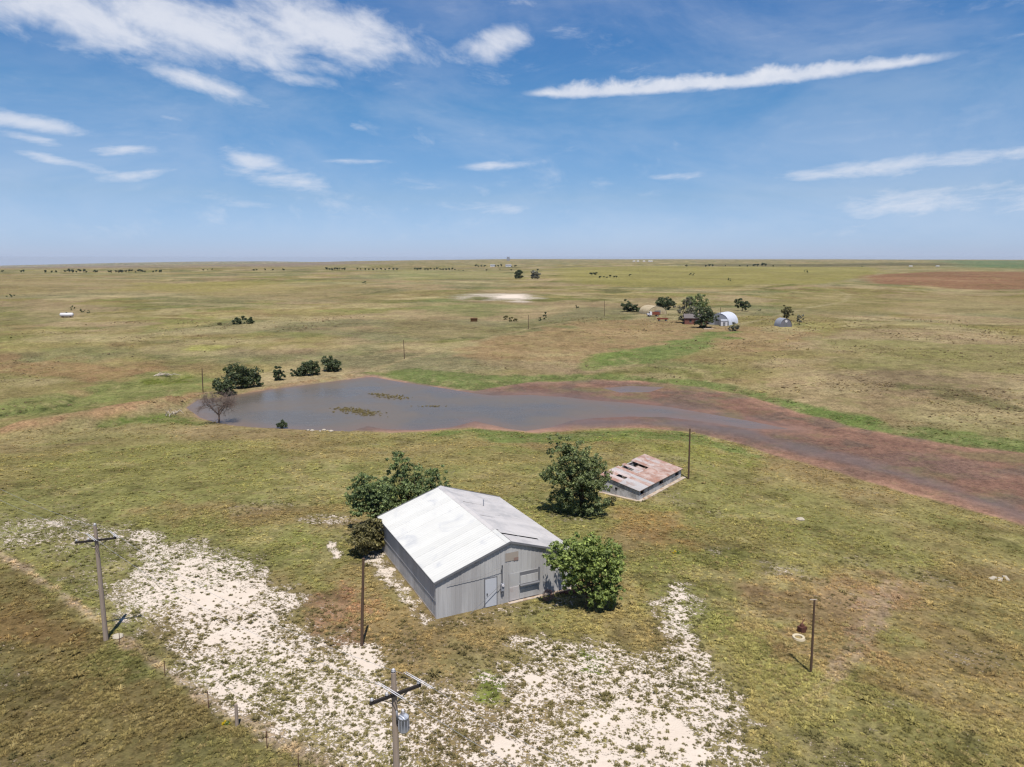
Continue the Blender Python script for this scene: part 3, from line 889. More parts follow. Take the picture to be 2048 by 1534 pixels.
# ------------------------------------------------------------------ materials for built things
M_ROOF_W = mat_plain("white_roof_sheet", each=.05, col=C(230, 228, 221), rough=0.45, var=0.07, scale=0.7, spec=0.35, stain=C(206, 206, 206), stain_amt=0.25)
M_ROOF_DIM = mat_plain("dimmed_roof_sheet", C(216, 210, 206), 0.5, 0.07, 0.8, 0.25, stain=C(194, 190, 188), stain_amt=0.5, each=.05)  # same roof sheets, toned darker for the slope turned from the sun
M_WALL = mat_plain("galvanised_wall_sheet", C(206, 204, 202), 0.5, 0.12, 1.6, 0.3, stain=C(188, 185, 183), stain_amt=0.7, stretch=(1, 1, 0.12), each=.04)
M_TRIM = mat_plain("grey_trim", C(128, 128, 132), 0.55, 0.15, 2.0)
M_DOOR = mat_plain("pale_door_paint", C(214, 216, 222), 0.5, 0.08, 2.0)
M_DARK = mat_plain("dark_opening", C(30, 28, 28), 0.9, 0.2, 2.0)
M_CONC = mat_plain("concrete", C(206, 190, 172), 0.9, 0.15, 2.5, stain=C(170, 140, 112), stain_amt=0.5, bump=0.3)
M_BLOCK = mat_plain("weathered_block", C(208, 206, 204), 0.9, 0.2, 2.2, stain=C(160, 156, 152), stain_amt=0.6, bump=0.4)
M_RUST = mat_plain("rusted_sheet", C(206, 184, 174), 0.75, 0.12, 1.5, stain=C(182, 142, 126), stain_amt=0.7, each=.08)
M_RUSTP = mat_plain("part_rusted_sheet", C(210, 196, 191), 0.6, 0.1, 1.2, stain=C(184, 146, 132), stain_amt=0.5, each=.08)
M_TIN = mat_plain("dull_tin_sheet", C(206, 200, 198), 0.5, 0.1, 1.2, stain=C(184, 160, 150), stain_amt=0.4, each=.06)
M_IRON = mat_plain("rusty_iron", C(104, 66, 54), 0.85, 0.3, 4.0)
M_WIRE = mat_plain("rusty_wire", C(170, 128, 116), 0.8, 0.2, 4.0)
M_WOOD = mat_plain("weathered_pole_wood", C(176, 158, 142), 0.9, 0.25, 4.0, stretch=(4, 4, 0.4), bump=0.3)
M_WOODD = mat_plain("dark_pole_wood", C(104, 82, 66), 0.9, 0.3, 4.0, stretch=(4, 4, 0.4))
M_ARM = mat_plain("tarred_crossarm", C(54, 48, 46), 0.85, 0.3, 5.0)
M_WHITE = mat_plain("white_fittings", C(236, 232, 234), 0.4, 0.05, 2.0)
M_TANK = mat_plain("transformer_grey", C(196, 200, 210), 0.4, 0.06, 3.0, spec=0.5)
M_BARK = mat_plain("bark", C(86, 72, 58), 0.95, 0.3, 5.0, stretch=(2, 2, 0.6), bump=0.4)
M_DEADW = mat_plain("dead_wood", C(132, 114, 104), 0.95, 0.25, 5.0)
M_PALEW = mat_plain("bleached_wood", C(206, 192, 174), 0.9, 0.2, 5.0)
M_ROCK = mat_plain("pale_rock", C(198, 186, 166), 0.95, 0.15, 3.0, bump=0.4)
M_BEIGE = mat_plain("beige_sheet", C(206, 188, 152), 0.6, 0.08, 1.0, stain=C(180, 156, 120), stain_amt=0.4)
M_BRICK = mat_plain("red_brick", C(138, 92, 80), 0.9, 0.2, 3.0)
M_BLACK = mat_plain("rubber", C(40, 38, 38), 0.8, 0.2, 3.0)
M_PALEGREY = mat_plain("pale_grey_sheet", C(168, 170, 178), 0.5, 0.1, 1.5)
M_TYRE = mat_plain("sun_bleached_ring", C(220, 204, 172), 0.85, 0.15, 3.0)
M_REDP = mat_plain("faded_red_paint", C(140, 76, 56), 0.7, 0.2, 2.0)
M_YELLOW = mat_plain("yellow_bloom", C(232, 200, 30), 0.8, 0.2, 9.0)
M_STRAW = mat_plain("old_straw", C(178, 156, 108), 0.95, 0.25, 3.0)

def leaf_mat(name, dark, light, trans=0.35):
    k = Mat(name)
    isl = k.math('POWER', k.new('ShaderNodeNewGeometry').outputs['Random Per Island'], 1.4)
    big = k.noise(0.8, 3.0, 0.6)
    f = k.math('ADD', k.math('MULTIPLY', isl, 0.6), k.math('MULTIPLY', k.ramp(big, 0.3, 0.7), 0.4))
    c = k.mix(f, dark, light)
    c = k.mix(k.ramp(isl, .80, .95, 0, .6), c, tuple(min(1, v * 1.5) for v in light[:2]) + (light[2] * 1.1, 1))
    d = k.new('ShaderNodeBsdfPrincipled')
    k.l.new(c, d.inputs['Base Color']); d.inputs['Roughness'].default_value = 0.55
    d.inputs['Specular IOR Level'].default_value = 0.25
    t = k.new('ShaderNodeBsdfTranslucent'); k.l.new(k.mix(1.0, c, (1.25, 1.3, 0.6, 1), 'MULTIPLY'), t.inputs['Color'])
    mx = k.new('ShaderNodeMixShader'); mx.inputs[0].default_value = trans
    k.l.new(d.outputs[0], mx.inputs[1]); k.l.new(t.outputs[0], mx.inputs[2])
    k.l.new(mx.outputs[0], k.out.inputs['Surface'])
    return k.m
LEAF_BRIGHT = leaf_mat("leaf_bright", (0.084, 0.119, 0.033, 1), (0.312, 0.371, 0.111, 1))
LEAF_DARK = leaf_mat("leaf_dark", (0.059, 0.086, 0.037, 1), (0.230, 0.283, 0.120, 1))
LEAF_ELM = leaf_mat("leaf_elm", (0.056, 0.077, 0.034, 1), (0.247, 0.283, 0.124, 1))
LEAF_BROWN = leaf_mat("leaf_bronze", (0.069, 0.065, 0.027, 1), (0.232, 0.202, 0.093, 1))
LEAF_GREY = leaf_mat("leaf_greyish", (0.094, 0.090, 0.069, 1), (0.248, 0.232, 0.178, 1))
LEAF_FAR = leaf_mat("leaf_far", (.034, .048, .024, 1), (.100, .122, .056, 1))

# ------------------------------------------------------------------ trees
def leaf_cloud(lobes, n, size, seed, cluster=0.30, inner=0.3):
    """n leaf quads gathered in clumps round the lobes (cx, cy, cz, rx, ry, rz)"""
    r = np.random.default_rng(seed)
    lob = np.array(lobes, float)
    wgt = (lob[:, 3] * lob[:, 4] * lob[:, 5]) ** (2 / 3); wgt /= wgt.sum()
    per = 42
    nc = max(6, n // per)
    li = r.choice(len(lob), nc, p=wgt)
    d = r.normal(size=(nc, 3)); d /= np.linalg.norm(d, axis=1)[:, None]
    rad = inner + (1.16 - inner) * r.random(nc) ** 0.62
    cc = lob[li, :3] + d * rad[:, None] * lob[li, 3:]
    crad = cluster * (0.6 + 0.8 * r.random(nc)) * np.cbrt(lob[li, 3] * lob[li, 4] * lob[li, 5])
    ci = r.integers(0, nc, n)
    q = r.normal(size=(n, 3)); q /= np.linalg.norm(q, axis=1)[:, None]
    P = cc[ci] + q * (crad[ci] * r.random(n) ** 0.5)[:, None] * np.array([1, 1, .72])
    # leaves face outwards from their clump and upwards
    nrm = q * 0.8 + np.array([0, 0, 0.55]) + r.normal(size=(n, 3)) * 0.55
    nrm /= np.linalg.norm(nrm, axis=1)[:, None]
    a = np.cross(nrm, r.normal(size=(n, 3))); a /= np.linalg.norm(a, axis=1)[:, None]
    b = np.cross(nrm, a)
    s = size * (0.45 + 1.1 * r.random(n))
    a *= s[:, None]; b *= (s * 0.55)[:, None]
    V = np.stack([P - a, P - b * 0.9, P + a, P + b], 1).reshape(-1, 3)
    F = np.arange(n * 4).reshape(-1, 4)
    return V, F

def trunk_mesh(h, r0, targets, seed, sides=7):
    rr = random.Random(seed)
    mb = MB()
    top = h * 0.45
    mb.tube([(0, 0, -0.4), (0.02 * h, 0, top * 0.4), (rr.uniform(-.04, .04) * h, rr.uniform(-.04, .04) * h, top)], [r0 * 1.25, r0, r0 * 0.75], sides)
    for (tx, ty, tz) in targets:
        s = Vector((rr.uniform(-.01, .01) * h, 0, top * rr.uniform(0.35, 0.95)))
        e = Vector((tx, ty, tz))
        m = s.lerp(e, 0.5) + Vector((0, 0, -0.06 * h + rr.uniform(-.03, .03) * h))
        mb.tube([s, m, e], [r0 * 0.55, r0 * 0.36, r0 * 0.12], 5)
        for _ in range(2):
            e2 = e + Vector((rr.uniform(-1, 1), rr.uniform(-1, 1), rr.uniform(-.2, .8))) * 0.14 * h
            mb.tube([m.lerp(e, 0.4), e2], [r0 * 0.2, r0 * 0.06], 4)
    return mb.mesh("trunk", True)

def make_tree(name, label, base, lobes_px, mat, n, leaf, seed, group=None, bark=None, depth=0.85, cat='tree', trunk_r=None, sink=0.0, inner=0.3, cluster=0.32):
    """base: photo pixel of the foot; lobes_px: (x, y, rx, ry) in photo pixels"""
    p = at(*base) if not isinstance(base, Vector) else base
    m = px_size(1.0, p)
    bx, by = (base[0], base[1]) if not isinstance(base, Vector) else (0, 0)
    r = random.Random(seed)
    lobes = []
    k = 1.0 / math.cos(math.atan2(CAM_H - p.z, p.y)) if False else 1.0
    for (x, y, rx, ry) in lobes_px:
        rad = rx * m
        lobes.append(((x - bx) * m, r.uniform(-0.35, 0.35) * rad, (by - y) * m * k, rad, rad * depth, ry * m * k))
    h = max(l[2] + l[5] for l in lobes)
    t = thing(name, label, cat, (p.x, p.y, p.z - sink), 0, group)
    tr = trunk_r or max(0.05, h * 0.028)
    targets = [(l[0], l[1], l[2] + 0.1 * l[5]) for l in lobes]
    link("trunk", trunk_mesh(h, tr, targets, seed), bark or M_BARK, t)
    V, F = leaf_cloud(lobes, n, leaf, seed, cluster, inner)
    V[:, 2] = np.maximum(V[:, 2], 0.02)
    link("crown", mesh_np("crown", V, F), mat, t)
    return t

# by the big barn
make_tree("leafy_tree", "bright green leafy tree in front of the barn's gable corner", (1174, 1218),
          [(1165, 1110, 42, 34), (1130, 1102, 38, 26), (1205, 1112, 36, 32), (1170, 1082, 34, 20), (1222, 1140, 26, 34), (1195, 1150, 34, 30), (1108, 1112, 20, 18), (1230, 1180, 18, 26), (1160, 1140, 24, 18), (1215, 1185, 22, 26), (1148, 1160, 24, 22), (1192, 1186, 26, 20), (1140, 1135, 24, 20)],
          LEAF_BRIGHT, 23000, 0.098, 11, inner=0.25, cluster=0.27)
make_tree("dark_tree", "tall dark green tree rising behind the barn's back wall", (815, 1040),
          [(800, 925, 20, 26), (790, 965, 26, 26), (835, 955, 36, 26), (880, 950, 16, 24), (860, 985, 36, 26), (820, 995, 40, 30), (890, 975, 18, 18), (775, 1000, 28, 28)],
          LEAF_DARK, 16000, 0.108, 12, inner=0.28, cluster=0.28)
make_tree("dark_tree", "lower dark green tree behind the barn's left eave corner", (752, 1062),
          [(735, 965, 22, 24), (722, 990, 24, 24), (755, 985, 26, 24), (760, 1015, 26, 26), (725, 1010, 20, 20)],
          LEAF_DARK, 12000, 0.104, 13, inner=0.28, cluster=0.28)
make_tree("bronze_bush", "dense bronze green bush at the foot of the barn's left back corner", (738, 1108),
          [(738, 1068, 32, 26), (728, 1088, 28, 18), (754, 1050, 20, 18), (750, 1085, 24, 20), (722, 1060, 18, 14)],
          LEAF_BROWN, 8000, 0.115, 14, cat='bush', inner=0.28, cluster=0.3, trunk_r=0.07)
make_tree("elm_tree", "large dark windswept elm beside the rusty roofed shed", (1160, 1030),
          [(1120, 895, 28, 28), (1150, 905, 34, 30), (1180, 925, 26, 28), (1128, 935, 38, 32), (1195, 950, 26, 30), (1160, 955, 40, 32), (1105, 955, 22, 20), (1190, 985, 32, 28), (1140, 990, 40, 28), (1115, 1000, 24, 20), (1175, 1008, 34, 20), (1212, 960, 14, 18)],
          LEAF_ELM, 23000, 0.112, 15, inner=0.2, cluster=0.235)
make_tree("low_shrub", "small brown shrub between the elm and the shed", (1222, 1010), [(1220, 1000, 12, 9)], LEAF_BROWN, 700, 0.12, 16, cat='shrub', trunk_r=0.03)
# along the dam
DAMG = "trees along the pond dam"
make_tree("dam_tree", "largest round tree on the pond dam", (482, 776), [(478, 745, 22, 18), (500, 752, 22, 16), (488, 760, 26, 14), (510, 762, 16, 10)], LEAF_FAR, 6840, 0.24, 21, DAMG)
make_tree("dam_bush", "spreading dark bush on the dam beside the bare dead tree", (448, 785), [(445, 770, 18, 13), (460, 773, 16, 11), (452, 780, 18, 9)], LEAF_FAR, 4180, 0.24, 22, DAMG, cat='bush')
make_tree("dam_tree", "narrow upright little tree standing alone on the dam", (557, 761), [(556, 740, 10, 9), (559, 750, 10, 9)], LEAF_FAR, 1900, 0.22, 23, DAMG)
make_tree("dam_bush", "low dark bush joined to a rounder tree on the dam", (598, 752), [(596, 744, 13, 8), (606, 746, 10, 7)], LEAF_FAR, 1900, 0.22, 24, DAMG, cat='bush')
make_tree("dam_tree", "rounded dark tree beside the low bush on the dam", (623, 750), [(620, 733, 17, 13), (630, 740, 12, 9)], LEAF_FAR, 3420, 0.22, 25, DAMG)
make_tree("dam_tree", "rounded tree at the far end of the dam trees", (664, 742), [(658, 727, 15, 13), (668, 730, 16, 11)], LEAF_FAR, 3610, 0.22, 26, DAMG)
make_tree("shore_bush", "small green bush on the near shore of the pond", (563, 857), [(563, 849, 9, 8)], LEAF_FAR, 1140, 0.16, 27, cat='bush')
# farmstead
FG = "trees around the farmstead"
make_tree("farm_tree", "dense dark tree left of the beige quonset", (1252, 623), [(1252, 611, 10, 10), (1262, 616, 8, 7)], LEAF_FAR, 1710, 0.42, 31, FG)
make_tree("farm_bush", "low dark bush right beside the tree left of the beige quonset", (1272, 623), [(1272, 616, 9, 7)], LEAF_FAR, 950, 0.42, 32, FG, cat='bush')
make_tree("farm_tree", "wide dark tree right behind the beige quonset", (1330, 620), [(1325, 605, 16, 13), (1340, 609, 13, 10)], LEAF_FAR, 2470, 0.45, 33, FG)
make_tree("farm_tree", "grey half bare tree in front of the farmhouse", (1368, 646), [(1364, 612, 16, 16), (1374, 622, 16, 15), (1362, 632, 13, 10), (1382, 618, 13, 13)], LEAF_GREY, 2090, 0.36, 34, FG, inner=0.3)
make_tree("farm_tree", "dark green tree behind the farmhouse roof", (1398, 628), [(1395, 604, 17, 15), (1406, 612, 16, 14), (1386, 610, 15, 12), (1380, 606, 14, 12)], LEAF_ELM, 2850, 0.42, 35, FG)
make_tree("farm_tree", "dense dark round tree beside the white arched barn", (1411, 656), [(1406, 630, 18, 17), (1418, 638, 17, 15), (1402, 645, 14, 10)], LEAF_FAR, 3230, 0.36, 36, FG)
make_tree("farm_tree", "lone dark tree standing right of the white arched barn", (1484, 622), [(1480, 605, 10, 9), (1487, 611, 11, 8)], LEAF_FAR, 1900, 0.42, 37, FG)
make_tree("farm_tree", "thin olive tree behind the small grey hut", (1573, 640), [(1570, 619, 9, 8), (1576, 628, 10, 7)], LEAF_BROWN, 1330, 0.38, 38, FG)
make_tree("farm_tree", "small sparse brown tree right of the grey hut", (1598, 650), [(1597, 636, 8, 7)], LEAF_GREY, 494, 0.34, 39, FG, inner=0.2)
make_tree("bare_shrub", "leafless grey shrub in front of the white arched barn", (1465, 662), [(1464, 652, 11, 9), (1470, 656, 8, 6)], LEAF_GREY, 950, 0.26, 40, FG, cat='shrub', inner=0.2)
# pasture shrubs
PG = "shrubs scattered over the pasture"
make_tree("pasture_shrub", "left one of two dark round shrubs alone in the left pasture", (474, 648), [(474, 643, 9, 6)], LEAF_FAR, 798, 0.42, 41, PG, cat='shrub')
make_tree("pasture_shrub", "right one of two dark round shrubs alone in the left pasture", (496, 647), [(494, 640, 10, 8), (503, 643, 6, 5)], LEAF_FAR, 988, 0.42, 42, PG, cat='shrub')
make_tree("pasture_shrub", "tiny dark shrub left of the two round pasture shrubs", (440, 649), [(440, 647, 6, 3)], LEAF_BROWN, 304, 0.36, 43, PG, cat='shrub')
make_tree("pasture_tree", "left tree of a pair of round trees standing on the open plain", (1036, 557), [(1036, 549, 9, 8)], LEAF_FAR, 1330, 1.0, 44)
make_tree("pasture_tree", "right tree of a pair of round trees standing on the open plain", (1071, 558), [(1071, 550, 8, 8)], LEAF_GREY, 1330, 1.0, 45)
SHRUB_LABELS = ['dark shrub just behind the left end of the white tank', 'low dark shrub upslope right of the white tank', 'smaller of the dark shrubs upslope right of the white tank', 'flat dark shrub in the far pasture beyond the white tank', 'tiny lone dark shrub on the plain left of the far chalk scar', 'left one of two tiny upright shrubs right of the junk heap', 'right one of two tiny upright shrubs right of the junk heap', 'low flat shrub at the foot of the two tiny upright shrubs', 'small dark shrub upslope of the two tiny upright shrubs', 'tiny shrub on the slope left of the farmstead pole', 'small dark shrub lying alone inside the yellow green field', "small dark shrub at the near side of the yellow green field's tree line", 'small dark shrub near the right end of the yellow green field', 'tiny shrub between the arched barn and the small grey hut']
for i, (x, y, w, hh_) in enumerate([(143, 616, 6, 4), (165, 622, 6, 3), (176, 624, 4, 3), (20, 592, 8, 3), (730, 564, 4, 3), (1080, 636, 3, 4), (1089, 634, 3, 5), (1078, 640, 4, 2), (1090, 626, 4, 3), (1154, 614, 3, 4), (1459, 559, 4, 3), (1384, 548, 5, 3), (1613, 542, 4, 3), (1520, 620, 3, 2)]):
    make_tree("pasture_shrub", SHRUB_LABELS[i], (x, y + hh_), [(x, y, w, hh_)], LEAF_FAR, 228, 0.25 * hh_ * px_size(1, at(x, y + hh_)), 60 + i, "tiny shrubs dotted over the pasture", cat='shrub')

# far trees: three shapes, copied
def far_proto(seed, mat):
    t = thing("far_tree", "x", 'tree')
    link("trunk", trunk_mesh(7.0, 0.22, [(0, 0, 5), (1.2, 0, 4), (-1.2, .3, 4.2)], seed, 5), M_BARK, t)
    r = random.Random(seed)
    lobes = [(r.uniform(-1.6, 1.6), r.uniform(-1, 1), r.uniform(2.6, 4.6), r.uniform(1.5, 2.4), r.uniform(1.5, 2.2), r.uniform(1.4, 2.2)) for _ in range(4)]
    V, F = leaf_cloud(lobes, 300, 0.95, seed, 0.45, 0.3)
    V[:, 2] = np.clip(V[:, 2], 0.1, None)
    link("crown", mesh_np("crown", V, F), mat, t)
    return t
PROTO = [far_proto(s, LEAF_FAR) for s in (3, 5, 8, 9)]
used = [False] * 4
def far_trees(spots, label, group):
    for (x, y, hpx) in spots:
        p = at(x, y)
        k = random.randrange(4)
        o = PROTO[k] if not used[k] else copy_tree(PROTO[k])
        used[k] = True
        s = hpx * px_size(1, p) / 6.2
        o.location = p; o.scale = (s * random.uniform(.9, 1.5), s * 1.1, s * random.uniform(.85, 1.1)); o.rotation_euler = (0, 0, random.uniform(0, 6.28))
        tag(o, label, 'tree', group)
rr = random.Random(4)
spots = []
for x in (4, 42, 47, 90, 104, 112, 130, 138, 145, 152, 160, 168, 172, 190, 194, 218, 222, 232, 238, 243, 252, 258, 264, 272, 278, 284, 290, 306, 312, 320, 323):
    spots.append((x, 545 + rr.uniform(-1.0, 1.0), rr.uniform(4, 8)))
far_trees(spots, "tiny far tree in the scattered line under the low grey mesa", "far trees under the mesa")
spots = [(x, 541.5 + rr.uniform(-.6, .6), rr.uniform(3, 5)) for x in (407, 416, 424, 508, 514, 530, 545, 568)]
far_trees(spots, "far tree in the short clumps between the mesa and the far hedgerow", "far trees short of the hedgerow")
spots = [(x, 540.5 + rr.uniform(-.4, .4), rr.uniform(4, 6)) for x in list(range(654, 690, 5)) + list(range(714, 800, 8)) + list(range(830, 844, 4)) + list(range(850, 914, 6))]
far_trees(spots, "far tree in the long dark hedgerow short of the far white farm", "far hedgerow trees")
spots = [(x, 534 + rr.uniform(-.5, .5), rr.uniform(3, 5)) for x in (952, 957, 963, 969, 990, 997, 1003, 1024, 1030)]
far_trees(spots, "far tree in the windbreak around the far white farmhouses", "windbreak at the far white farm")
spots = [(x, 541 + rr.uniform(-1.5, 1.5), rr.uniform(2.5, 5)) for x in (918, 926, 973, 1000, 1022, 1075)]
far_trees(spots, "far lone tree on the plain in front of the far white farm", "lone trees before the far white farm")
spots = [(x, y + rr.uniform(-.6, .6), h_) for x, y, h_ in ((1182, 551, 7), (1190, 551, 8), (1200, 556, 6), (1208, 556, 4), (1214, 556, 4), (1220, 556, 5), (1228, 556, 5), (1233, 556, 5), (1259, 552, 4))]
far_trees(spots, "far tree in the small clump out on the yellow green field's left end", "clump on the yellow green field")
spots = [(x, 533.5 + rr.uniform(-.6, .6), h_) for x, h_ in ((1373, 5), (1411, 5), (1418, 6), (1426, 5), (1451, 3), (1480, 4), (1494, 5), (1508, 6), (1515, 6), (1526, 8), (1532, 7), (1546, 4), (1580, 3), (1724, 3))]
far_trees(spots, "far tree in the broken line along the back of the yellow green field", "trees behind the yellow green field")

# the dead tree in the pond's left end, and dead limbs
def dead_tree_mesh(h, seed, levels=5, spread=0.62, nside=3):
    r = random.Random(seed)
    trunk, twigs = MB(), MB()
    def grow(p, d, l, rad, lev):
        e = p + d * l
        m = p.lerp(e, 0.5) + Vector((r.uniform(-1, 1), r.uniform(-1, 1), r.uniform(-1, 1))) * l * 0.07
        (trunk if lev < 2 else twigs).tube([p, m, e], [rad, rad * 0.85, rad * 0.65], 6 if lev < 2 else 3, cap=False)
        if lev >= levels: return
        for _ in range(3 if lev < 1 else r.choice((3, 4, 4))):
            v = Vector((r.gauss(0, 1), r.gauss(0, 1), r.gauss(0.18, 0.6))).normalized()
            nd = (d * (1 - spread) + v * spread).normalized()
            if lev >= 4: nd = (nd + Vector((0, 0, -0.12))).normalized()
            s = p.lerp(e, r.uniform(0.55, 1.0))
            grow(s, nd, l * r.uniform(0.62, 0.82), rad * 0.58, lev + 1)
    grow(Vector((0, 0, -0.3)), Vector((0.04, 0, 1)), h * 0.25, h * 0.02, 0)
    return trunk.mesh("trunk", True), twigs.mesh("branches")
p = at(438, 846)
t = thing("dead_tree", "bare brown dead tree at the left end of the pond", 'tree', p)
a_, b_ = dead_tree_mesh(13.5, 5, 6, 0.60)
t.scale = (.74, .74, 1.0)
link("trunk", a_, M_DEADW, t); link("branches", b_, M_DEADW, t)
def dead_limbs(name, label, px, span, hgt, n, seed, mat):
    r = random.Random(seed); p = at(*px)
    t = thing(name, label, 'dead branches', p)
    for i in range(n):
        mb = MB(); x0 = r.uniform(-.5, .2) * span; y0 = r.uniform(-.8, .8)
        x1 = x0 + r.uniform(.2, .5) * span
        zs = [r.uniform(.05, .2), hgt * r.uniform(.5, 1.1), hgt * r.uniform(.1, .9)]
        pts = [(x0, y0, zs[0]), ((x0 + x1) / 2, y0 + r.uniform(-.5, .5), zs[1]), (x1, y0 + r.uniform(-.8, .8), zs[2])]
        mb.tube(pts, [0.11, 0.08, 0.03], 5)
        for _ in range(2):
            q = Vector(pts[1]); mb.tube([q, q + Vector((r.uniform(-.8, .8), r.uniform(-.5, .5), r.uniform(-.2, .6)))], [0.04, 0.015], 4)
        mb.build("limb", mat, t)
dead_limbs("fallen_limbs", "arched pale dead limbs lying at the pond's left shore", (343, 832), 3.6, 1.1, 6, 3, M_PALEW)
dead_limbs("brush_pile", "long low pile of bleached dead branches beyond the dam", (328, 752), 7.5, 0.7, 11, 4, M_PALEW)

# ------------------------------------------------------------------ the big metal barn
def ribbed(o, w, l0, l1, n, nr=3, dep=0.015):
    """sheet from edge o..o+w, running l0 (at the start edge) to l1 (at the far edge) lengthwise, ribs along n"""
    o, w, l0, l1, n = Vector(o), Vector(w), Vector(l0), Vector(l1), Vector(n)
    xs = [(0.0, 0)]
    for i in range(nr):
        c = (i + 0.5) / nr
        xs += [(c - 0.10 / nr * 2, 0), (c - 0.05 / nr * 2, 1), (c + 0.05 / nr * 2, 1), (c + 0.10 / nr * 2, 0)]
    xs.append((1.0, 0))
    A = [o + w * x + n * (dep * k) for x, k in xs]
    B = [o + w * x + l0.lerp(l1, x) + n * (dep * k) for x, k in xs]
    return MB().grid([A, B])

def build_barn():
    W, L, HE, HR, HD = 12.24, 14.83, 2.90, 4.93, 0.46
    t = thing("metal_barn", "large pale sheet metal gable barn with white roof on the chalky rise", 'barn', (-5.6, 47.87, 0.0), HD)
    ins = 0.14
    rnd = random.Random(2)
    # walls
    x0, x1, y0, y1 = ins, W - ins, ins, L - ins
    mid = W / 2
    slope = (HR - HE) / (W / 2)
    top = lambda x: HE - 0.06 + slope * (mid - abs(x - mid)) - 0.02
    wf = thing  # noqa
    front = MB().box((x0 + .02, y0 + .02, -0.5), (x1 - .02, y0 + .05, 0.12)).build("foundation", M_CONC, t)
    MB().box((x0 + .02, y1 - .06, -0.5), (x1 - .02, y1 - .03, 0.12)).build("foundation", M_CONC, t)
    MB().box((x0 - .02, y0 + .06, -0.9), (x0 + .10, y1 - .07, 0.10)).build("foundation", M_CONC, t)
    MB().box((x1 - .10, y0 + .06, -0.9), (x1 + .02, y1 - .07, 0.10)).build("foundation", M_CONC, t)
    nf = 12
    wv = (x1 - x0) / nf
    for i in range(nf):
        a, b = x0 + i * wv, x0 + (i + 1) * wv
        j = rnd.uniform(-.006, .006)
        ribbed((a, y0 + j, 0.0), (wv, 0, 0), (0, 0, top(a)), (0, 0, top(b)), (0, -1, 0)).build("wall_panel", M_WALL, t)
        ribbed((b, y1 + j, 0.0), (-wv, 0, 0), (0, 0, top(b)), (0, 0, top(a)), (0, 1, 0)).build("wall_panel", M_WALL, t)
    ns = 15
    wv = (y1 - y0) / ns
    for i in range(ns):
        a, b = y0 + i * wv, y0 + (i + 1) * wv
        j = rnd.uniform(-.006, .006)
        ribbed((x0 + j, b, -0.35), (0, -wv, 0), (0, 0, HE + .27), (0, 0, HE + .27), (-1, 0, 0)).build("wall_panel", M_WALL, t)
        ribbed((x1 + j, a, -0.35), (0, wv, 0), (0, 0, HE + .27), (0, 0, HE + .27), (1, 0, 0)).build("wall_panel", M_WALL, t)
    # girt seam on the left wall
    MB().bar((x0 - .03, y0, 1.35), (x0 - .03, y1, 1.35), 0.03, 0.05).build("seam_strip", M_TRIM, t)
    # roof sheets
    npan = 16
    wv = L / npan
    sl = math.hypot(W / 2, HR - HE)
    for i in range(npan):
        a = i * wv
        lift = rnd.uniform(0, .008)
        ribbed((0, a + wv, HE + lift), (0, -wv, 0), (W / 2, 0, HR - HE), (W / 2, 0, HR - HE), (-(HR - HE) / sl, 0, W / 2 / sl), 3, 0.013).build("roof_sheet", M_ROOF_W, t)
        nrm = Vector(((HR - HE) / sl, 0, W / 2 / sl))
        w2, a2 = wv, a
        top_cut = 0.0
        lift = rnd.uniform(0, .006)
        base = Vector((W / 2, a2, HR)) + nrm * lift
        vec = Vector((W / 2, 0, -(HR - HE)))
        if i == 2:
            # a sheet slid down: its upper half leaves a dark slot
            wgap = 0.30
            ribbed(base + Vector((0, wgap, 0)), (0, w2 - wgap, 0), vec, vec, nrm, 2, 0.02).build("roof_sheet", M_ROOF_DIM, t)
            ribbed(base + vec * 0.56, (0, wgap, 0), vec * 0.44, vec * 0.44, nrm, 1, 0.012).build("roof_sheet", M_ROOF_DIM, t)
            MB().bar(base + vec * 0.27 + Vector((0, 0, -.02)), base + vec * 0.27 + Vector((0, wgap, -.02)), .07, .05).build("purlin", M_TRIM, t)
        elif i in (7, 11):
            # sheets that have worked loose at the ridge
            ribbed(base + nrm * .03, (0, w2, 0), vec * .42 - nrm * .03, vec * .40 - nrm * .03, nrm, 3, 0.014).build("roof_sheet", M_ROOF_DIM, t)
            ribbed(base + vec * .40, (0, w2, 0), vec * .6, vec * .6, nrm, 3, 0.014).build("roof_sheet", M_ROOF_DIM, t)
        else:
            ribbed(base, (0, w2, 0), vec, vec, nrm, 3, 0.014).build("roof_sheet", M_ROOF_DIM, t)
    # ridge cap: whole at the back, sprung open over the front sheets
    for (ya, yb, open_) in ((wv * 3, L, False), (0.0, wv * 3 - .02, True)):
        wl, wr = 0.28, 0.34
        lo = 0.05
        A = [Vector((W / 2 - wl, ya, HR - wl * slope + .028)), Vector((W / 2, ya, HR + lo)), Vector((W / 2 + (wr if not open_ else .04), ya, HR + (lo if open_ else 0.03) - (0 if open_ else wr * slope)))]
        B = [v + Vector((0, yb - ya, 0)) for v in A]
        MB().grid([A, B]).build("ridge_cap", M_ROOF_W if open_ else M_ROOF_DIM, t)
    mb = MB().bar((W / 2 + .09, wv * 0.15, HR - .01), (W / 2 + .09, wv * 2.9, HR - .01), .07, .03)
    mb.build("ridge_gap_shade", M_DARK, t)  # dark bar in place of the shade under the sprung cap
    # gable and eave trim
    for y in (-0.02, L + 0.02):
        MB().bar((-.02, y, HE - .02), (W / 2, y, HR - .02), 0.05, 0.15).build("gable_trim", M_TRIM, t)
        MB().bar((W / 2, y, HR - .02), (W + .02, y, HE - .02), 0.05, 0.15).build("gable_trim", M_TRIM, t)
    MB().bar((-.01, 0, HE - .06), (-.01, L, HE - .06), 0.04, 0.10).build("eave_trim", M_TRIM, t)
    MB().bar((W + .01, 0, HE - .06), (W + .01, L, HE - .06), 0.04, 0.10).build("eave_trim", M_TRIM, t)
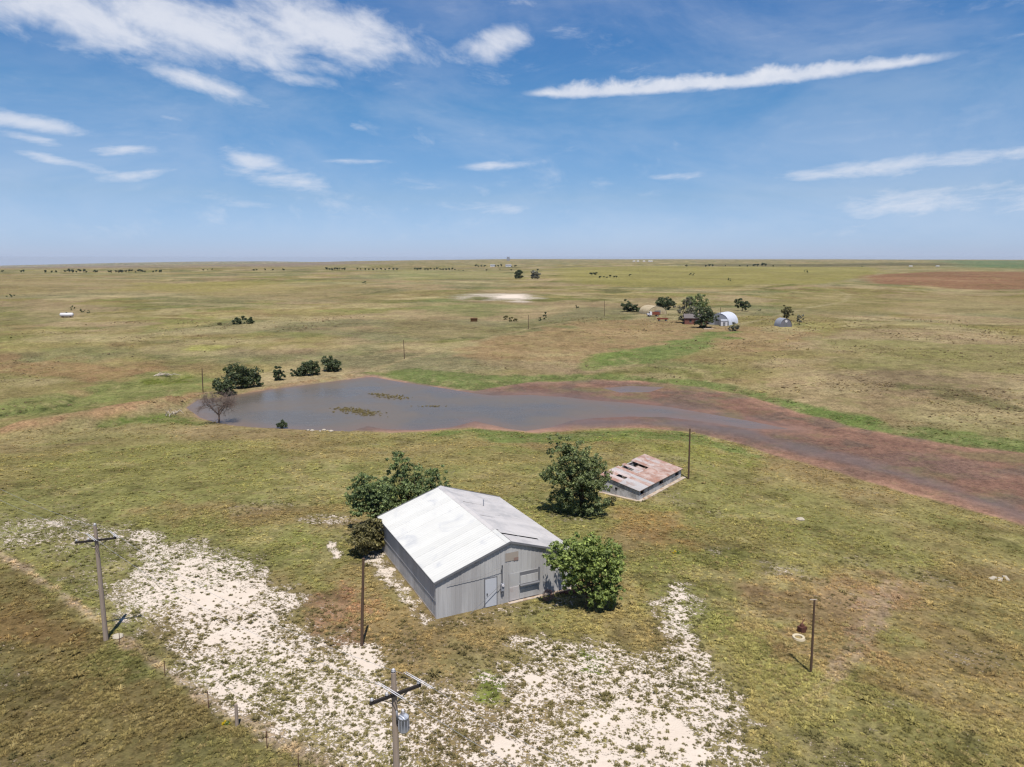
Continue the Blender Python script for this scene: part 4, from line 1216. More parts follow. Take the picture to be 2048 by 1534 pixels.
    # walk door with handle
    d = MB().box((4.05, y0 - .07, 0.05), (4.98, y0 - .03, 2.28)).build("walk_door", M_DOOR, t)
    MB().box((4.15, y0 - .13, 1.02), (4.22, y0 - .072, 1.16)).build("handle", M_DARK, d)
    for a, b in (((3.97, .02), (4.05, 2.36)), ((4.98, .02), (5.06, 2.36)), ((4.05, 2.28), (4.98, 2.36))):
        MB().box((a[0], y0 - .06, a[1]), (b[0], y0 - .026, b[1])).build("door_frame", M_TRIM, t)
    # service mast with meter and guy
    mp = MB().tube([(5.42, y0 - .16, 0.9), (5.42, y0 - .16, 3.15), (5.34, y0 - .28, 3.3)], 0.05, 8)
    mast = mp.build("service_mast", M_TRIM, t)
    MB().box((5.30, y0 - .25, 1.15), (5.56, y0 - .10, 1.75)).build("meter_box", M_PALEGREY, mast)
    MB().tube([(5.43, y0 - .25, 1.62), (5.43, y0 - .34, 1.62)], .09, 10).build("meter_glass", M_WHITE, mast)
    MB().tube([(5.36, y0 - .2, 1.75), (2.7, y0 - .35, 0.0)], 0.018, 5).build("guy_rod", M_TRIM, t)
    MB().tube([(5.34, y0 - .25, 3.1), (3.4, y0 - .10, 2.55), (1.0, y0 - .08, 2.50)], 0.014, 4).build("service_cable", M_TRIM, t)
    # horizontally hinged loading doors: upper leaf ajar, lower leaf with ledge
    ld = MB().box((6.05, y0 - .05, 0.10), (8.65, y0 - .028, 2.30)).build("loading_door", M_WALL, t)
    MB().box((6.95, y0 - .06, 1.42), (8.55, y0 - .051, 2.26)).build("upper_recess_shade", M_TRIM, ld)  # grey panel standing in for the shaded recess behind the leaf
    MB().hexa([(6.98, y0 - .145, 1.34), (8.52, y0 - .145, 1.34), (8.52, y0 - .105, 1.34), (6.98, y0 - .105, 1.34),
               (6.98, y0 - .115, 1.98), (8.52, y0 - .115, 1.98), (8.52, y0 - .075, 1.98), (6.98, y0 - .075, 1.98)]).build("upper_leaf", M_WALL, ld)
    MB().box((6.9, y0 - .36, 1.24), (8.6, y0 - .05, 1.30)).build("ledge", M_TRIM, ld)
    MB().box((6.95, y0 - .09, 0.14), (8.5, y0 - .055, 0.92)).build("lower_leaf", M_WALL, ld)
    MB().box((6.10, y0 - .09, 0.12), (6.88, y0 - .052, 1.2)).build("side_leaf", M_TIN, ld)
    MB().box((8.58, y0 - .14, 1.2), (8.68, y0 - .05, 2.42)).build("hinge_post", M_TRIM, ld)
    MB().tube([(9.05, y0 - .1, 1.05), (9.05, y0 - .25, 1.1), (9.25, y0 - .25, 1.1)], .05, 6).build("wall_bracket", M_TRIM, t)
    # faded patches where signs hung
    MB().box((5.75, y0 - .034, 3.35), (6.85, y0 - .028, 4.02)).build("faded_patch", mat_plain("faded_tan", C(180, 168, 156), .8, .1, 2), t)
    MB().box((6.45, y0 - .042, 3.30), (6.85, y0 - .036, 3.55)).build("rust_patch", mat_plain("rust_patch", C(158, 132, 122), .8, .2, 3), t)
    # front apron ledge, exposed on the low right half
    MB().box((5.9, y0 - .34, -0.5), (11.9, y0 - .06, 0.05)).build("apron", M_CONC, t)
    # stack on the far slope
    MB().tube([(W / 2 + 2.2, 9.9, HR - 2.2 * slope - .05), (W / 2 + 2.2, 9.9, HR - 2.2 * slope + 0.62)], .045, 8).build("vent_pipe", M_PALEGREY, t)
    return t
BARN = build_barn()
bm_ = Matrix.Translation((-5.6, 47.87, 0)) @ Matrix.Rotation(0.46, 4, 'Z')
def barn_pt(x, y, z=0): return bm_ @ Vector((x, y, z))

# coil of old wire, rusty beams and boards along the barn front
p = barn_pt(8.9, -0.85); p.z = ground_z(p.x, p.y)
t = thing("wire_coil", "rusty coil of old wire leaning against the barn's concrete ledge", 'wire coil', p, 0.46)
for i in range(11):
    r_ = 0.16 + 0.032 * i; y_ = -0.16 + (i % 4) * 0.06
    pts = [(r_ * math.cos(a) + .03 * math.sin(i), y_ + 0.2 * math.sin(a) * .5, 0.42 + r_ * 0.86 * math.sin(a)) for a in [k * 2 * math.pi / 20 for k in range(21)]]
    MB().tube(pts, 0.016, 5, cap=False).build("wire_loop", M_WIRE, t)
p = barn_pt(11.6, -0.7); p.z = ground_z(p.x, p.y)
t = thing("rusty_beams", "rusty steel beams lying along the barn wall behind the leafy tree", 'beams', p, 0.46)
for i in range(3):
    MB().bar((-1.4 + .3 * i, -.3 * i + .2, .1 + .06 * i), (1.3 + .1 * i, -.25 * i + .1, .12 + .09 * i), .14, .12).build("beam", M_IRON, t)

# ------------------------------------------------------------------ the low block shed with the rusted roof
def build_shed():
    SL, SW, HF, HB = 11.47, 5.47, 1.20, 2.16
    z0 = ground_z(16.5, 82)
    t = thing("block_shed", "low grey block shed with rust streaked lean-to roof full of holes", 'shed', (14.72, 78.4, -1.7), 0.9)
    i = 0.16; th = 0.2
    s = (HB - HF) / SW
    zt = lambda y: HF + s * y - 0.05
    # front wall with three window openings
    wins = [(0.5, 1.35), (5.3, 6.25), (9.6, 10.6)]
    xs = [i] + [v for w in wins for v in w] + [SL - i]
    wall = MB().box((i, i, -0.6), (SL - i, i + th, 0.55))
    for k in range(0, len(xs), 2):
        wall.box((xs[k], i + .002, 0.55), (xs[k + 1], i + th - .002, HF - .02))
    wall.build("wall", M_BLOCK, t)
    for a, b in wins:
        w = MB().box((a - .04, i - .03, 0.50), (b + .04, i + .05, 0.549)).build("window_sill", M_CONC, t)
        for xx in (a + .003, b - .063):
            MB().box((xx, i + .05, .552), (xx + .06, i + .11, HF - .025)).build("window_frame", M_WOODD, t)
    MB().hexa([(i, i + th + .002, -.6), (i + th, i + th + .002, -.6), (i + th, SW - i, -.6), (i, SW - i, -.6),
               (i, i + th + .002, zt(i + th)), (i + th, i + th + .002, zt(i + th)), (i + th, SW - i, zt(SW - i)), (i, SW - i, zt(SW - i))]).build("wall", M_BLOCK, t)
    MB().hexa([(SL - i - th, i + th + .002, -.6), (SL - i, i + th + .002, -.6), (SL - i, SW - i, -.6), (SL - i - th, SW - i, -.6),
               (SL - i - th, i + th + .002, zt(i + th)), (SL - i, i + th + .002, zt(i + th)), (SL - i, SW - i, zt(SW - i)), (SL - i - th, SW - i, zt(SW - i))]).build("wall", M_BLOCK, t)
    MB().box((i + th + .003, SW - i - th, -.6), (SL - i - th - .003, SW - i - .003, HB - .1)).build("wall", M_BLOCK, t)
    MB().box((i - .06, 3.0, .75), (i - .02, 3.3, .98)).build("vent_hole", M_DARK, t)
    # pale footing all round
    MB().box((-.05, -.35, -.7), (SL + .3, i - .004, 0.06)).build("footing", M_CONC, t)
    MB().box((-.22, i + .004, -.7), (i - .004, SW, 0.05)).build("footing", M_CONC, t)
    # rafters under the sheets
    for k in range(6):
        y = 0.5 + k * 0.92
        MB().bar((i, y, zt(y) - .04), (SL - i, y, zt(y) - .04), .07, .1).build("purlin", M_WOODD, t)
    n = 15; w = SL / n
    nrm = Vector((0, -s, 1)).normalized()
    r = random.Random(9)
    for k in range(n):
        for row in range(2):
            ya, yb = (0.0, SW * 0.52) if row == 0 else (SW * 0.5, SW)
            if row == 1 and k in (2, 9): ya = yb if k == 9 else SW * .74
            if row == 1 and k == 6: ya, yb = SW * .5, SW * .66
            if row == 1 and k == 8: ya, yb = SW * .5, SW * .72
            if yb - ya < 0.1: continue
            lift = 0.012 * row + r.uniform(0, .01)
            m = M_RUST if (row == 0 and 4 < k) or (row == 1 and k > 9 and r.random() < .7) or r.random() < .2 else (M_RUSTP if r.random() < .6 else M_TIN)
            if row == 0 and k < 3: m = M_TIN
            o = Vector((k * w - .01, ya, HF + s * ya)) + nrm * lift
            lv = Vector((0, yb - ya, s * (yb - ya)))
            ribbed(o, (w + .02, 0, 0), lv, lv, nrm, 3, 0.05).build("roof_sheet", m, t)
    MB().bar((0, -.01, HF - .03), (SL, -.01, HF - .03), .03, .06).build("eave_board", M_WOODD, t)
    return t
build_shed()

# ------------------------------------------------------------------ poles
def wood_pole(label, base, top, r0=0.11, mat=None, group=None, cap=False):
    p = at(*base)
    m = px_size(1, p)
    d = px_rays([top])[0]
    tt = p.y / d[1]
    e = Vector((d[0] * tt, p.y, CAM_H + d[2] * tt)) - p
    t = thing("wooden_pole", label, 'pole', p, 0, group)
    MB().tube([(0, 0, -.5), tuple(e * 0.5), tuple(e)], [r0 * 1.1, r0 * .95, r0 * .8], 8).build("pole", mat or M_WOOD, t)
    MB().tube([tuple(e), tuple(e + Vector((0, 0, .05)))], r0 * .9, 8).build("pole_cap", M_PALEGREY if cap else (mat or M_WOOD), t)
    return t, e
wood_pole("plain grey wooden pole without arms between the barn and the chalk bank", (723, 1291), (727, 1118), 0.105, M_WOODD)
t, e = wood_pole("thin dark pole with a small top bracket above the rusty pump", (1622, 1346), (1629, 1201), 0.075, M_WOODD)
MB().bar(e + Vector((-.3, 0, .06)), e + Vector((.15, 0, .06)), .05, .05).build("top_bracket", M_PALEW, t)
wood_pole("plain brown pole standing at the right end of the rusty roofed shed", (1377, 958), (1380, 858), 0.11, M_WOODD)
wood_pole("far pole standing on the pond dam beside the dark bush", (406, 785), (404, 737), 0.11, M_WOODD)
wood_pole("far pole standing on the track just beyond the dam's end", (809, 718), (807, 680), 0.11, M_WOODD)
wood_pole("far pole standing on the track halfway between the pond and the farmstead", (1057, 658), (1057, 630), 0.11, M_WOODD)
wood_pole("far pole on the track left of the farmstead trees", (1209, 632), (1209, 601), 0.11, M_WOODD)
wood_pole("far pole in front of the white arched barn", (1442, 650), (1441, 615), 0.11, M_WOODD)

def line_pole(label, foot, height_, arm_yaw, rod_yaw, transformer, lean=(0, 0)):
    t = thing("utility_pole", label, 'utility pole', foot, 0, "power line poles with crossarms")
    top = Vector((lean[0], lean[1], height_))
    MB().tube([(0, 0, -.6), tuple(top * .5), tuple(top)], [.17, .145, .115], 10).build("pole", M_WOOD, t)
    ins_t = MB().lathe([(.0, .0), (.05, .0), (.06, .06), (.11, .08), (.05, .12), (.08, .16), (.0, .2)], tuple(top), 10)
    ins_t.build("insulator", M_WHITE, t, True)
    u = Vector((math.cos(arm_yaw), math.sin(arm_yaw), 0)); v = Vector((-u.y, u.x, 0))
    c = top * (1 - 0.95 / height_) - v * 0.17
    arm = MB().bar(c - u * 1.22, c + u * 1.22, .11, .13).build("crossarm", M_ARM, t)
    w = Vector((math.cos(rod_yaw), math.sin(rod_yaw), 0))
    for s in (-1.12, -.42, 1.12):
        q = c + u * s + Vector((0, 0, .065))
        MB().lathe([(.0, .0), (.035, .0), (.04, .05), (.09, .07), (.05, .11), (.07, .14), (.0, .18)], tuple(q), 10).build("insulator", M_WHITE, arm, True)
    for s in (-.25, 1.12):
        q = c + u * s + Vector((0, 0, .27))
        for o_ in (-.05, .05):
            MB().tube([q - w * .95 + v * 0 + u * o_, q + u * o_, q + w * .95 + u * o_], [.012, .022, .012], 6).build("armor_rod", M_WHITE, arm)
    for s in (-.8, .8):
        MB().bar(c + u * s * .9, top * (1 - 1.55 / height_), .03, .03).build("arm_brace", M_TRIM, t)
    if transformer:
        z = height_ - 2.35
        q = Vector((lean[0] * .7, lean[1] * .7, z)) + Vector((.40, -.10, 0))
        tr = MB().lathe([(.0, -.42), (.21, -.42), (.225, -.38), (.225, .24), (.24, .25), (.24, .29), (.16, .36), (.0, .39)], tuple(q), 16).build("transformer", M_TANK, t, True)
        for k in range(10):
            a = k * math.pi * 2 / 10
            MB().bar(q + Vector((.235 * math.cos(a), .235 * math.sin(a), -.36)), q + Vector((.235 * math.cos(a), .235 * math.sin(a), .18)), .02, .04).build("cooling_fin", M_PALEGREY, tr)
        for dx in (-.02, ):
            MB().lathe([(.0, .36), (.05, .36), (.07, .42), (.05, .46), (.08, .5), (.05, .54), (.08, .58), (.03, .64), (.0, .66)], tuple(q + Vector((dx, 0, 0))), 10).build("bushing", M_WHITE, tr, True)
        MB().lathe([(.0, -.1), (.05, -.1), (.05, .28), (.03, .32), (.0, .32)], tuple(q + Vector((-.27, -.12, .33))), 8).build("fuse_cutout", M_PALEGREY, tr, True)
        MB().bar(q + Vector((-.36, .06, .1)), q + Vector((-.2, .04, .1)), .1, .08).build("mount_bracket", M_TRIM, tr)
    return t
f1 = at(212, 1280)
dtop = px_rays([(190, 1052)])[0]; tt_ = f1.y / dtop[1]
line_pole("leaning grey utility pole with crossarm at the edge of the chalk bank", f1, CAM_H + dtop[2] * tt_ - f1.z, 0.34, -0.75, False, (dtop[0] * tt_ - f1.x, 0))
f2 = on_plane([(787, 1345)], 8.1)[0]
line_pole("grey utility pole carrying a crossarm and a pale transformer", Vector((f2[0], f2[1], ground_z(*f2))), 8.1 - ground_z(*f2), 0.60, -0.72, True)

# conductors strung along the power line, sagging between the poles
def conductors():
    a, b = Vector(f1), Vector((f2[0], f2[1], ground_z(*f2)))
    ha, hb = CAM_H + dtop[2] * tt_ - f1.z, 8.1 - b.z
    d = (b - a); d.z = 0; L = d.length; d.normalize()
    la = Vector((dtop[0] * tt_ - f1.x, 0, 0))
    for s, part in ((-.25, 'inner'), (1.12, 'outer')):
        pa = a + la + Vector((math.cos(.34) * s, math.sin(.34) * s, ha - .68)); pb = b + Vector((math.cos(.6) * s, math.sin(.6) * s, hb - .68))
        t = thing("conductor_wire", "thin sagging power wire along the %s side of both crossarms" % part, 'wire', pa)
        for (p0, p1) in ((pa, pb), (pb, pb + d * L), (pa, pa - d * L * 1.5)):
            pts = []
            for k in range(13):
                u = k / 12; q = p0.lerp(p1, u); q.z -= 0.9 * 4 * u * (1 - u); pts.append(q - pa)
            MB().tube(pts, 0.008, 4, cap=False).build("wire_span", M_PALEGREY, t)
conductors()

# fence along the lower left
def fence_post(label, base, h_, rad, mat, group=None):
    p = at(*base); t = thing("fence_post", label, 'fence post', p, 0, group)
    MB().tube([(0, 0, -.3), (.03, 0, h_)], [rad, rad * .9], 7).build("post", mat, t)
    MB().tube([(.03, 0, h_), (.03, 0, h_ + .02)], rad * .7, 7).build("post_top", mat, t)
fence_post("stout grey wooden corner post of the old fence", (474, 1452), 1.35, .10, M_WOOD)
for b in ((417, 1416), (534, 1498), (597, 1543), (330, 1352), (240, 1292)):
    fence_post("thin rusty steel post of the old fence line below the chalk bank", b, 1.05, .025, M_IRON, "thin steel fence posts")

# ------------------------------------------------------------------ things lying about
def rock(name, label, px, r_m, seed, mat=M_ROCK, flat=0.45, group=None, cat='rock'):
    p = at(*px); r = random.Random(seed)
    n, mrows = 9, 5
    rows = []
    for i in range(mrows):
        a = math.pi * (i + .5) / mrows - math.pi / 2
        rows.append([(r_m * math.cos(a) * math.cos(2 * math.pi * k / n) * r.uniform(.8, 1.2), r_m * math.cos(a) * math.sin(2 * math.pi * k / n) * r.uniform(.7, 1.1), r_m * flat * (math.sin(a) + .5) * r.uniform(.9, 1.1)) for k in range(n)])
    mb = MB().grid(rows, closed=True)
    k0 = len(mb.v) - n; mb.f.append(tuple(range(k0, k0 + n)))
    o = mb.build(name, mat)
    o.location = p
    return tag(o, label, cat, group)
rock("pale_rock", "pale flat rock at the foot of the leaning utility pole", (236, 1275), .38, 1)
rock("pale_rock", "pale boulder alone on the green slope right of the shed", (1601, 1040), .45, 2)
for i, x in enumerate((616, 624, 640, 648, 655, 662, 670)):
    rock("shore_rock", "white rock in the short row on the pond's near shore", (x, 861 + (i % 3)), .28 + .14 * (i % 2), 10 + i, group="white rocks on the pond shore")
for i, (x, y) in enumerate(((1985, 1157), (2000, 1160), (2012, 1157))):
    p = at(x, y)
    o = MB().hexa([(-.45, -.18, -.02), (.45, -.2, -.02), (.42, .2, -.02), (-.46, .17, -.02), (-.42, -.15, .1), (.42, -.17, .12), (.4, .17, .11), (-.43, .15, .1)]).build("stone_slab", M_ROCK)
    o.location = p; o.rotation_euler = (0, 0, .5 + .4 * i)
    tag(o, "pale stone slab in the small row of slabs on the right slope", 'slab', "stone slabs on the right slope")
# old pump with its concrete ring
p = at(1603, 1264)
t = thing("rusty_pump", "rusty iron pump housing standing in the weeds beside a pale ring", 'pump', p, .5)
MB().box((-.25, -.2, -.1), (.25, .2, .45)).build("housing", M_IRON, t)
MB().tube([(0, 0, .45), (0, 0, .62)], [.16, .13], 10).build("cylinder_head", M_IRON, t)
MB().tube([(-.1, 0, .6), (.55, .25, .75)], .035, 6).build("handle", M_IRON, t)
MB().tube([(.25, 0, .3), (.45, -.05, .28), (.5, -.05, .1)], .04, 6).build("spout", M_IRON, t)
p = at(1597, 1277)
t = thing("concrete_ring", "pale concrete well ring lying in the grass by the rusty pump", 'concrete ring', p)
MB().lathe([(.26, .0), (.26, .14), (.42, .16), (.46, .0)], (0, 0, 0), 20).build("ring", M_TYRE, t, False)
MB().lathe([(.0, .03), (.259, .03)], (0, 0, 0), 16).build("inner_soil", M_STRAW, t)
for (x, y, lab, s_) in ((1353, 1107, "bright yellow flowering clump on the grass right of the leafy tree", .35), (452, 1448, "small yellow flowering clump beside the stout fence post", .2)):
    p = at(x, y); t = thing("yellow_flowers", lab, 'flowers', p)
    V, F = leaf_cloud([(0, 0, s_ * .5, s_, s_ * .8, s_ * .4)], 260, .05, 5); link("blooms", mesh_np("blooms", V, F), M_YELLOW, t)
    V, F = leaf_cloud([(0, 0, s_ * .3, s_ * .9, s_ * .7, s_ * .3)], 200, .06, 6); link("leaves", mesh_np("leaves", V, F), LEAF_BRIGHT, t)

# ------------------------------------------------------------------ the farmstead
def arch_barn(name, label, px, span, length, hgt, yaw, m_roof, m_end, gothic=0.0, wins=True, cat='barn', panels=8, door=True):
    p = at(*px)
    t = thing(name, label, cat, p, yaw)
    n = 14
    prof = []
    for k in range(n + 1):
        a = math.pi * k / n
        x = -math.cos(a) * span / 2
        z = hgt * math.sin(a) ** 0.88
        prof.append((x, z))
    seg = length / panels
    for i in range(panels):
        y0_, y1_ = i * seg, (i + 1) * seg - .02
        out = 0.012 * (i % 2)
        A = [(x * (1 + out / 4), y0_, z + out - .3 * (z < .01)) for x, z in prof]; B = [(x * (1 + out / 4), y1_, z + out - .3 * (z < .01)) for x, z in prof]
        MB().grid([A, B]).build("roof_sheet", m_roof, t, True)
    for y in (0.12, length - .12):
        MB().face([(x * .985, y, z * .985 - (.3 if z < .01 else 0)) for x, z in (prof if y > 1 else prof[::-1])]).build("end_wall", m_end, t)
    if door:
        d = MB().box((-span * .16, .02, 0), (span * .16, .09, hgt * .48)).build("door", M_TRIM, t)
        MB().box((-.03, -.01, .1), (.03, .018, hgt * .46)).build("door_split", M_DARK, d)
    if wins:
        for x in (-span * .3, span * .3):
            w = MB().box((x - .4, .05, 1.2), (x + .4, .1, 2.1)).build("window", M_DARK, t)
            MB().box((x - .45, .03, 1.1), (x + .45, .1, 1.19)).build("sill", M_WHITE, w)
        w = MB().box((-.4, .05, hgt * .66), (.4, .1, hgt * .82)).build("window", M_DARK, t)
        MB().box((-.45, .03, hgt * .64), (.45, .1, hgt * .658)).build("sill", M_WHITE, w)
    return t
p = at(1440, 648)
arch_barn("arched_barn", "white arched roof barn among the dark farmstead trees", (1436, 650), 9.4, 12.0, 5.0, -0.62, mat_plain("white_arch_sheet", C(228, 230, 240), .45, .05, .6), M_PALEGREY, panels=9)
arch_barn("beige_quonset", "beige half round quonset building left of the farmhouse", (1315, 629), 10.2, 11.0, 4.1, 0.25, M_BEIGE, M_BEIGE, wins=False, panels=8)
arch_barn("grey_hut", "small grey half round hut alone right of the farmstead", (1572, 654), 5.2, 5.0, 3.5, 0.15, M_PALEGREY, mat_plain("grey_hut_end", C(128, 126, 134), .7, .15, 2), wins=False, panels=4, cat='hut')
hut = [o for o in COL.objects if o.name.startswith("grey_hut")][0]
MB().tube([(0, .02, 2.35), (0, .10, 2.35)], .55, 14).build("round_window", M_WHITE, hut)

def house(name, label, px, w, d, h_, roof_h, yaw, m_wall, m_roof, cat='house', windows=2, group=None, scale_small=False):
    p = at(*px); t = thing(name, label, cat, p, yaw, group)
    MB().box((-w / 2, 0, -.5), (w / 2, d, h_)).build("wall", m_wall, t)
    ov = .04 * w
    r = MB()
    r.hexa([(-w / 2 - ov, -ov, h_ + .005), (w / 2 + ov, -ov, h_ + .005), (w / 2 + ov, d / 2, h_ + roof_h - .1), (-w / 2 - ov, d / 2, h_ + roof_h - .1),
            (-w / 2 - ov, -ov, h_ + .12), (w / 2 + ov, -ov, h_ + .12), (w / 2 + ov, d / 2, h_ + roof_h), (-w / 2 - ov, d / 2, h_ + roof_h)])
    r.hexa([(-w / 2 - ov, d / 2 + .01, h_ + roof_h - .1), (w / 2 + ov, d / 2 + .01, h_ + roof_h - .1), (w / 2 + ov, d + ov, h_ + .005), (-w / 2 - ov, d + ov, h_ + .005),
            (-w / 2 - ov, d / 2 + .01, h_ + roof_h), (w / 2 + ov, d / 2 + .01, h_ + roof_h), (w / 2 + ov, d + ov, h_ + .12), (-w / 2 - ov, d + ov, h_ + .12)])
    rf = r.build("roof", m_roof, t)
    for sx in (-1, 1):
        x = sx * w / 2 * .998
        MB().face([(x, 0.01, h_), (x, d - .01, h_), (x, d / 2, h_ + roof_h - .1)]).build("gable", m_wall, t)
    for k in range(windows):
        x = -w / 2 + w * (k + .5) / windows
        wd = MB().box((x - .45, -.05, h_ * .42), (x + .45, -.01, h_ * .8)).build("window", M_DARK, t)
        MB().box((x - .5, -.09, h_ * .38), (x + .5, -.01, h_ * .41)).build("sill", M_WHITE, wd)
    MB().box((w * .02 - .45, -.06, 0), (w * .02 + .45, -.012, min(2.05, h_ * .8))).build("door", M_TRIM, t)
    return t
house("farmhouse", "low red brick farmhouse half hidden by the dark farmstead trees", (1392, 649), 9.5, 7.0, 2.6, 1.7, -0.15, M_BRICK, mat_plain("grey_shingle", C(120, 112, 110), .9, .2, 2))
house("white_outbuilding", "little white outbuilding beside the arched barn's front", (1448, 652), 2.6, 2.4, 2.0, .8, -0.2, M_WHITE, M_PALEGREY, cat='outbuilding', windows=1)
p = at(1417, 658)
o = MB().hexa([(-2, -.8, -.1), (2, -.8, -.1), (2, .8, -.1), (-2, .8, -.1), (-1.95, -.75, .22), (1.95, -.75, .22), (1.95, .75, .22), (-1.95, .75, .22)]).build("concrete_slab", M_CONC); o.location = p
tag(o, "pale concrete slab on the ground before the farmhouse", 'slab')
# old truck and trailer by the quonset
def wheel(t, x, y, r_, part="wheel"):
    w = MB().tube([(x, y - .12, r_), (x, y + .12, r_)], r_, 14).build(part, M_BLACK, t)
    MB().tube([(x, y - .135, r_), (x, y + .135, r_)], r_ * .5, 10).build("rim", M_PALEGREY, w)
p = at(1307, 633)
t = thing("farm_truck", "old farm truck with red stake bed parked before the beige quonset", 'truck', p, 0.08)
for x in (-2.2, 1.6):
    for y in (-.85, .85): wheel(t, x, y, .48)
MB().box((-3.1, -.4, .55), (2.8, .4, .75)).build("chassis", M_IRON, t)
MB().box((-.9, -1.1, .95), (3.0, 1.1, 1.15)).build("bed", M_REDP, t)
for s_ in (-1, 1):
    for z in (1.25, 1.6, 1.95): MB().box((-.9, s_ * 1.08 - .04, z), (3.0, s_ * 1.08 + .04, z + .25)).build("stake_board", M_REDP, t)
cab = MB().hexa([(-2.2, -.95, .75), (-1.0, -.95, .75), (-1.0, .95, .75), (-2.2, .95, .75), (-2.0, -.8, 2.3), (-1.05, -.8, 2.3), (-1.05, .8, 2.3), (-2.0, .8, 2.3)]).build("cab", M_WHITE, t)
MB().hexa([(-2.16, -.7, 1.6), (-2.14, -.7, 1.6), (-2.14, .7, 1.6), (-2.16, .7, 1.6), (-2.06, -.66, 2.15), (-2.04, -.66, 2.15), (-2.04, .66, 2.15), (-2.06, .66, 2.15)]).build("windscreen", M_DARK, cab)
MB().box((-3.2, -.75, .75), (-2.2, .75, 1.45)).build("bonnet", M_WHITE, t)
p = at(1325, 642)
t = thing("flat_trailer", "low rust red farm trailer standing on the yard track", 'trailer', p, -0.05)
MB().box((-2.4, -1, .75), (2.4, 1, .95)).build("deck", M_REDP, t)
for s_ in (-1, 1): MB().box((-2.4, s_ * .98 - .03, .95), (2.4, s_ * .98 + .03, 1.35)).build("side_board", M_REDP, t)
for x in (-1.5, 1.5):
    for y in (-.8, .8): wheel(t, x, y, .38)
MB().tube([(-2.4, 0, .8), (-3.8, 0, .5)], .06, 6).build("drawbar", M_IRON, t)
# white tank in the left pasture
p = at(134, 635)
t = thing("white_tank", "white horizontal storage tank lying alone in the far left pasture", 'tank', p, 0.15)
MB().lathe([(.0, -2.9), (.6, -2.8), (.95, -2.5), (.95, 2.5), (.6, 2.8), (.0, 2.9)], (0, 0, 0), 16).build("shell", M_WHITE, t, True).matrix_local = Matrix.Translation((0, 0, 1.25)) @ Matrix.Rotation(math.pi / 2, 4, 'Y')
for x in (-1.7, 1.7): MB().box((x - .15, -.8, -.1), (x + .15, .8, .62)).build("saddle", M_IRON, t)
MB().tube([(.0, 0, 2.1), (0, 0, 2.5)], .3, 10).build("manhole", M_DARK, t)
# rusty feed box and junk piles beyond the pond
p = at(948, 643)
t = thing("rusty_feed_box", "rust brown iron feed box alone in the pasture beyond the pond", 'feed box', p, .1)
MB().box((-1.5, -.8, -.1), (1.5, .8, 1.35)).build("box", mat_plain("brown_iron", C(92, 64, 36), .9, .25, 2), t)
MB().hexa([(-1.6, -.95, 1.352), (1.6, -.95, 1.352), (1.6, .9, 1.352), (-1.6, .9, 1.352), (-1.6, -.95, 1.42), (1.6, -.95, 1.42), (1.6, .9, 1.6), (-1.6, .9, 1.6)]).build("lid", mat_plain("brown_lid", C(110, 80, 48), .9, .25, 2), t)
make_tree("brush_heap", "dark brown round brush heap beside the straw topped junk heap", (1012, 639), [(1011, 636, 6, 4)], LEAF_BROWN, 200, .4, 91, cat='brush heap')
make_tree("junk_heap", "dark brush heap topped with pale straw beyond the pond", (1030, 643), [(1025, 640, 7, 4), (1036, 643, 7, 3), (1029, 636, 6, 4)], LEAF_BROWN, 350, .4, 92, cat='brush heap')

# far buildings
for i, (x, y, w, lab) in enumerate(((985, 533.5, 11, "left white house of the far farm in the windbreak"), (1017, 533.5, 14, "right white house of the far farm in the windbreak"))):
    m = px_size(1, at(x, y)); house("far_farmhouse", lab, (x, y), w * m * .8, 9, 4.5, 2.6, 0.1 * i, M_WHITE, M_PALEGREY)
for i, x in enumerate((1268, 1276, 1288, 1299, 1303)):
    q = at(x, 523.5); m = px_size(1, q)
    house("distant_shed", "tiny distant white shed in the row under the horizon", (x, 523.5), 4.5 * m, 6, 1.3 * m, .8 * m, 0.0, M_WHITE, M_WHITE, cat='shed', windows=1, group="distant white sheds under the horizon")
for i, (x, y) in enumerate(((1822, 533), (1876, 533))):
    q = at(x, y); m = px_size(1, q)
    house("distant_shed", "distant pale shed behind the ploughed brown field", (x, y), 6 * m, 6, 1.2 * m, .6 * m, 0.0, M_WHITE, M_WHITE, cat='shed', windows=1, group="pale sheds behind the ploughed field")
q = at(1018, 521.5); q = Vector((q.x, q.y, ground_z(q.x, q.y)))
sc_ = px_size(1, q)
t = thing("grain_elevator", "distant dark grain elevator standing up on the horizon", 'grain elevator', q)
for k, (dx, hh_) in enumerate(((-3.5, 6.5), (-1.4, 7.5), (.7, 6.2))):
    MB().tube([(dx * sc_, 0, -2), (dx * sc_, 0, hh_ * sc_)], 1.0 * sc_, 12).build("silo", M_PALEGREY, t)
MB().box((-4.4 * sc_, -.6 * sc_, 6.6 * sc_), (1.6 * sc_, .6 * sc_, 7.6 * sc_)).build("headhouse", M_TRIM, t)

